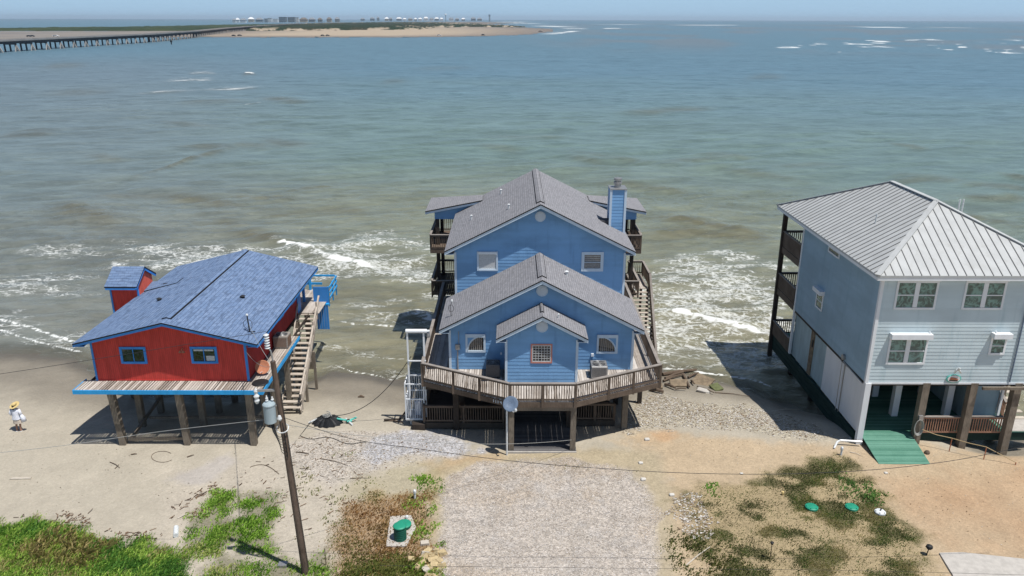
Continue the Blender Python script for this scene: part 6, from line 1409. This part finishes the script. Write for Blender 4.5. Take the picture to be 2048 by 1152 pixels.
for a, b in zip(seg, seg[1:]):
    m.beam((*a, ZB-.55), (*b, ZB-.55), 10.5, .35); dk.beam((*a, ZB-1.55), (*b, ZB-1.55), 8.6, 1.6)
    d = (Vector((*b, 0))-Vector((*a, 0))).normalized(); nr_ = Vector((d.y, -d.x, 0))
    for s in (-1, 1): m.beam(Vector((*a, ZB))+nr_*5.15*s, Vector((*b, ZB))+nr_*5.15*s, .3, .8)
m.build('road_deck', BC, t); dk.build('girder', BD, t)
rest = MB(); npier = 0
for k in range(0, len(seg)-1, 2):
    a = seg[k]; b = seg[k+1]; d = (Vector((*b, 0))-Vector((*a, 0))).normalized(); nr_ = Vector((d.y, -d.x, 0)); c = Vector((*a, 0)); npier += 1
    mm = MB() if npier <= 60 else rest
    mm.beam(c-nr_*4.4+Vector((0,0,ZB-2.7)), c+nr_*4.4+Vector((0,0,ZB-2.7)), 1.1, .9)
    for s in (-3.8, 0, 3.8): mm.beam(c+nr_*s+Vector((0,0,-4)), c+nr_*s+Vector((0,0,ZB-2.9)), .85, .85, (0,1,0))
    if npier <= 60:
        pr = mm.build('pier', BP, t)
        q_ = MB(); q_.beam(c+nr_*6.2+d*.2+Vector((0,0,-2)), c+nr_*3.9+Vector((0,0,ZB-3.0)), .75, .75, (0,1,0)); q_.beam(c+nr_*4.6-d*3.0+Vector((0,0,-2)), c+nr_*4.2+Vector((0,0,ZB-3.2)), .6, .6, (0,1,0)); q_.build('raking_pile', BL, pr)
if rest.v: tag(rest.build('pier', BP, t), kind='stuff')

# village beyond the beach
def far_at(px, py, z): x, y, _ = onz(px, py, z); return x, y
VW = [paint('village_wall_white', (.62,.64,.64,1), .1, .8, .05, .1), paint('village_wall_tan', (.42,.38,.32,1), .1, .8, .05, .1), paint('village_wall_grey', (.24,.28,.30,1), .1, .8, .05, .1), paint('village_wall_dark', (.16,.20,.23,1), .1, .8, .05, .1)]
VR = [paint('village_roof_white', (.75,.75,.74,1), .05, .8, .05, .1), paint('village_roof_grey', (.22,.24,.26,1), .1, .8, .05, .1), paint('village_roof_brown', (.16,.14,.12,1), .1, .8, .05, .1)]
VG = plain('village_window', (.05,.07,.09,1), .3)
def far_house(px0, px1, top, bot, w, r, label, group=None, z=1.2, flat=False, rows=2):
    x0, y0 = far_at(px0, bot, z); x1, _ = far_at(px1, bot, z); W = x1-x0; s = y0/CAMF; H = (bot-top)*s*1.02; dep = min(W*.8, 22)
    t = thing('village_house', ((x0+x1)/2, y0, z), label, 'house', group); hw = H*(1 if flat else .66)
    b = MB(); b.box(x0+W*.04, x1-W*.04, y0, y0+dep, z+H*.16, z+hw)
    for k in range(5): u = x0+W*(.08+.84*k/4); b.box(u-.3, u+.3, y0+.5, y0+1.1, z-2.5, z+H*.16)
    b.build('wall', VW[w], t)
    g = MB(); nx = max(2, int(W/4.5))
    for rr_ in range(rows):
        for k in range(nx): u = x0+W*.08+(W*.84)*(k+.3)/nx; zz = z+H*.2+(hw-H*.16)*(rr_+.25)/rows; g.box(u, u+W*.84/nx*.42, y0-.12, y0-.02, zz, zz+(hw-H*.16)/rows*.5)
    g.build('windows', VG, t)
    rf = MB(); xm = (x0+x1)/2; ym = y0+dep/2
    if flat: rf.box(x0, x1, y0-.5, y0+dep+.5, z+hw, z+hw+.6)
    else:
        p = [(x0-.5, y0-1, z+hw), (x1+.5, y0-1, z+hw), (x1+.5, y0+dep+1, z+hw), (x0-.5, y0+dep+1, z+hw)]; a = (x0+W*.28, ym, z+H); c = (x1-W*.28, ym, z+H)
        rf.face([p[0], p[1], c, a]); rf.face([p[1], p[2], c]); rf.face([p[2], p[3], a, c]); rf.face([p[3], p[0], a]); rf.face(p[::-1])
    rf.build('roof', VR[r], t); return t
z7 = lambda x, y: (x/7.314+440, y/7.314+25); GV = 'small houses of the far village'
HS = [((180, 240, 98, 160), 0, 1, 'leftmost pale house of the far village beside the open bay'), ((232, 290, 88, 158), 0, 0, 'white roofed house second from the left in the far village'), ((295, 390, 95, 162), 0, 1, 'wide white house with a dark peaked roof left of the bright white roof'), ((412, 505, 78, 150), 1, 0, 'far village house with the brightest white roof'),
      ((518, 640, 86, 150), 2, 1, 'broad grey house right of the bright white roof in the far village'), ((650, 710, 98, 152), 2, 2, 'low grey green house before the long dark block'), ((700, 770, 92, 155), 0, 1, 'pale house with a rounded bush before the long dark block'), ((775, 860, 100, 155), 0, 0, 'white low house touching the long dark block'),
      ((862, 985, 78, 158), 3, 1, 'long dark apartment block, left half'), ((990, 1110, 80, 158), 3, 1, 'long dark apartment block, right half'), ((1112, 1160, 84, 160), 0, 1, 'narrow pale tower house right of the dark block'), ((1165, 1290, 84, 158), 1, 2, 'broad tan house near the bridge end'), ((1295, 1400, 84, 155), 2, 1, 'grey house where the bridge meets the land'),
      ((1430, 1500, 86, 140), 2, 2, 'grey brown house right of the bridge end'), ((1560, 1640, 80, 132), 1, 2, 'tan house standing above the scrub right of the bridge end'), ((1680, 1755, 78, 112), 2, 1, 'grey house half sunk behind the scrub')]
for (a, b, tp, bt), w, r, lab in HS:
    (p0, q0), (p1, q1) = z7(a, tp), z7(b, bt); far_house(p0, p1, q0, max(q1, 46.2), w, r, lab, flat='block' in lab or 'tower' in lab, rows=3)
rs = random.Random(4); z8 = lambda x, y: (x/4.763+700, y/4.763+25)
for k, (a, b, tp, bt, w, r) in enumerate(((100, 145, 55, 75, 2, 1), (190, 240, 50, 75, 3, 1), (255, 285, 45, 70, 2, 1), (330, 372, 50, 88, 1, 0), (374, 405, 52, 88, 2, 1), (440, 500, 50, 86, 2, 0), (503, 540, 56, 86, 0, 0), (552, 600, 54, 86, 1, 1), (610, 640, 56, 82, 2, 0), (650, 690, 54, 76, 0, 0), (700, 750, 46, 76, 0, 0), (755, 800, 54, 75, 0, 1), (805, 850, 50, 74, 2, 0), (855, 890, 54, 74, 0, 0), (940, 990, 52, 72, 0, 1), (1000, 1040, 56, 72, 2, 1), (1060, 1100, 56, 72, 2, 0), (1150, 1200, 50, 70, 3, 1), (1210, 1260, 54, 70, 2, 1))):
    (p0, q0), (p1, q1) = z8(a, tp), z8(b, bt)
    far_house(p0, p1, q0, max(q1, 43.0), w, r, 'tiny pale house in the row on the horizon around the water tower', 'tiny houses on the horizon around the water tower', z=3)
x, y = far_at(891.5, 42.5, 2); H_ = 14.5*y/CAMF; t = thing('water_tower', (x, y, 2), 'white bulb shaped water tower on a thin stem above the far village', 'water tower')
MB().tube([(x, y, -2), (x, y, H_*.8)], [H_*.05, H_*.035], 12).build('stem', VW[2], t); MB().lathe((x, y, H_*.70), [(H_*.04, 0), (H_*.14, H_*.10), (H_*.16, H_*.16), (H_*.10, H_*.22), (H_*.02, H_*.25)], 18).build('tank', VR[0], t, smooth=True)
x, y = far_at(979, 42.6, 2); H_ = 12.5*y/CAMF; t = thing('far_tower', (x, y, 2), 'grey tower block with a wider top standing alone on the horizon', 'tower')
MB().box(x-H_*.11, x+H_*.11, y, y+H_*.2, -2, H_*.75).build('wall', VW[2], t); MB().box(x-H_*.15, x+H_*.15, y-1, y+H_*.22, H_*.75, H_).build('upper_floors', VW[3], t)
for px, py, L, dark, lab in ((467, 72.4, 4.6, 1, 'left dark vehicle on the beach beside the bridge'), (479, 72.0, 5.2, 1, 'right dark vehicle on the beach beside the bridge'), (878, 71.8, 5.4, 0, 'white vehicle parked at the waterline of the far beach'), (966, 70.8, 4.4, 1, 'small dark vehicle on the far beach towards the tip'), (1081, 63.6, 7.0, 1, 'dark vehicle near the tip of the sandbar'),
                             (645, 72.0, 4.6, 1, 'left one of two low vehicles on the middle of the far beach'), (655, 72.0, 4.4, 1, 'right one of two low vehicles on the middle of the far beach'), (57, 73.4, 5, 1, 'left dark vehicle on the flats behind the bridge'), (64, 73.2, 5, 1, 'right dark vehicle on the flats behind the bridge'), (111, 73.0, 7, 0, 'white vehicle on the flats behind the bridge')):
    x, y = far_at(px, py, -.4); t = thing('parked_vehicle', (x, y, -.4), lab, 'vehicle'); L *= 1.15
    bm_ = [plain('vehicle_dark_paint', (.03,.035,.04,1), .3), VR[0]][0 if dark else 1]
    MB().prism([(x-L/2, .35), (x+L/2, .35), (x+L/2, 1.0), (x+L*.3, 1.1), (x+L*.18, 1.8), (x-L*.3, 1.8), (x-L*.42, 1.1), (x-L/2, 1.0)], 0, 1.9, lambda u, d, z, y=y: (u, y+d, z-.4)).build('body', bm_, t)
    MB().prism([(x+L*.26, 1.15), (x+L*.16, 1.72), (x-L*.28, 1.72), (x-L*.37, 1.15)], -.03, -.01, lambda u, d, z, y=y: (u, y+d, z-.4)).build('window', VG, t)
    for s in (-.3, .3): MB().tube([(x+L*s, y-.05, -.02), (x+L*s, y+1.95, -.02)], .42, 10).build('wheel', M['black'], t)
x, y = far_at(343, 89, WL); t = thing('channel_marker', (x, y, WL), 'small dark channel marker standing in the water before the bridge', 'marker'); MB().tube([(x, y, -3), (x, y, 2.2)], .5, 8).build('pile', M['black'], t); MB().box(x-.8, x+.9, y-.3, y+.3, .8, 2.4).build('board', M['black'], t)

# haze
hz = MB().box(-14000, 14000, -300, 26000, -12.5, 95).build('haze', bpy.data.materials.new('haze')); hm = hz.data.materials[0]; hm.use_nodes = True; hn = hm.node_tree; hn.nodes.remove(hn.nodes['Principled BSDF'])
pv = hn.nodes.new('ShaderNodeVolumePrincipled'); pv.inputs['Color'].default_value = (.72, .86, 1, 1); pv.inputs['Density'].default_value = HAZE; pv.inputs['Anisotropy'].default_value = .2; hn.links.new(pv.outputs[0], hn.nodes['Material Output'].inputs['Volume'])
tag(hz, kind='stuff');
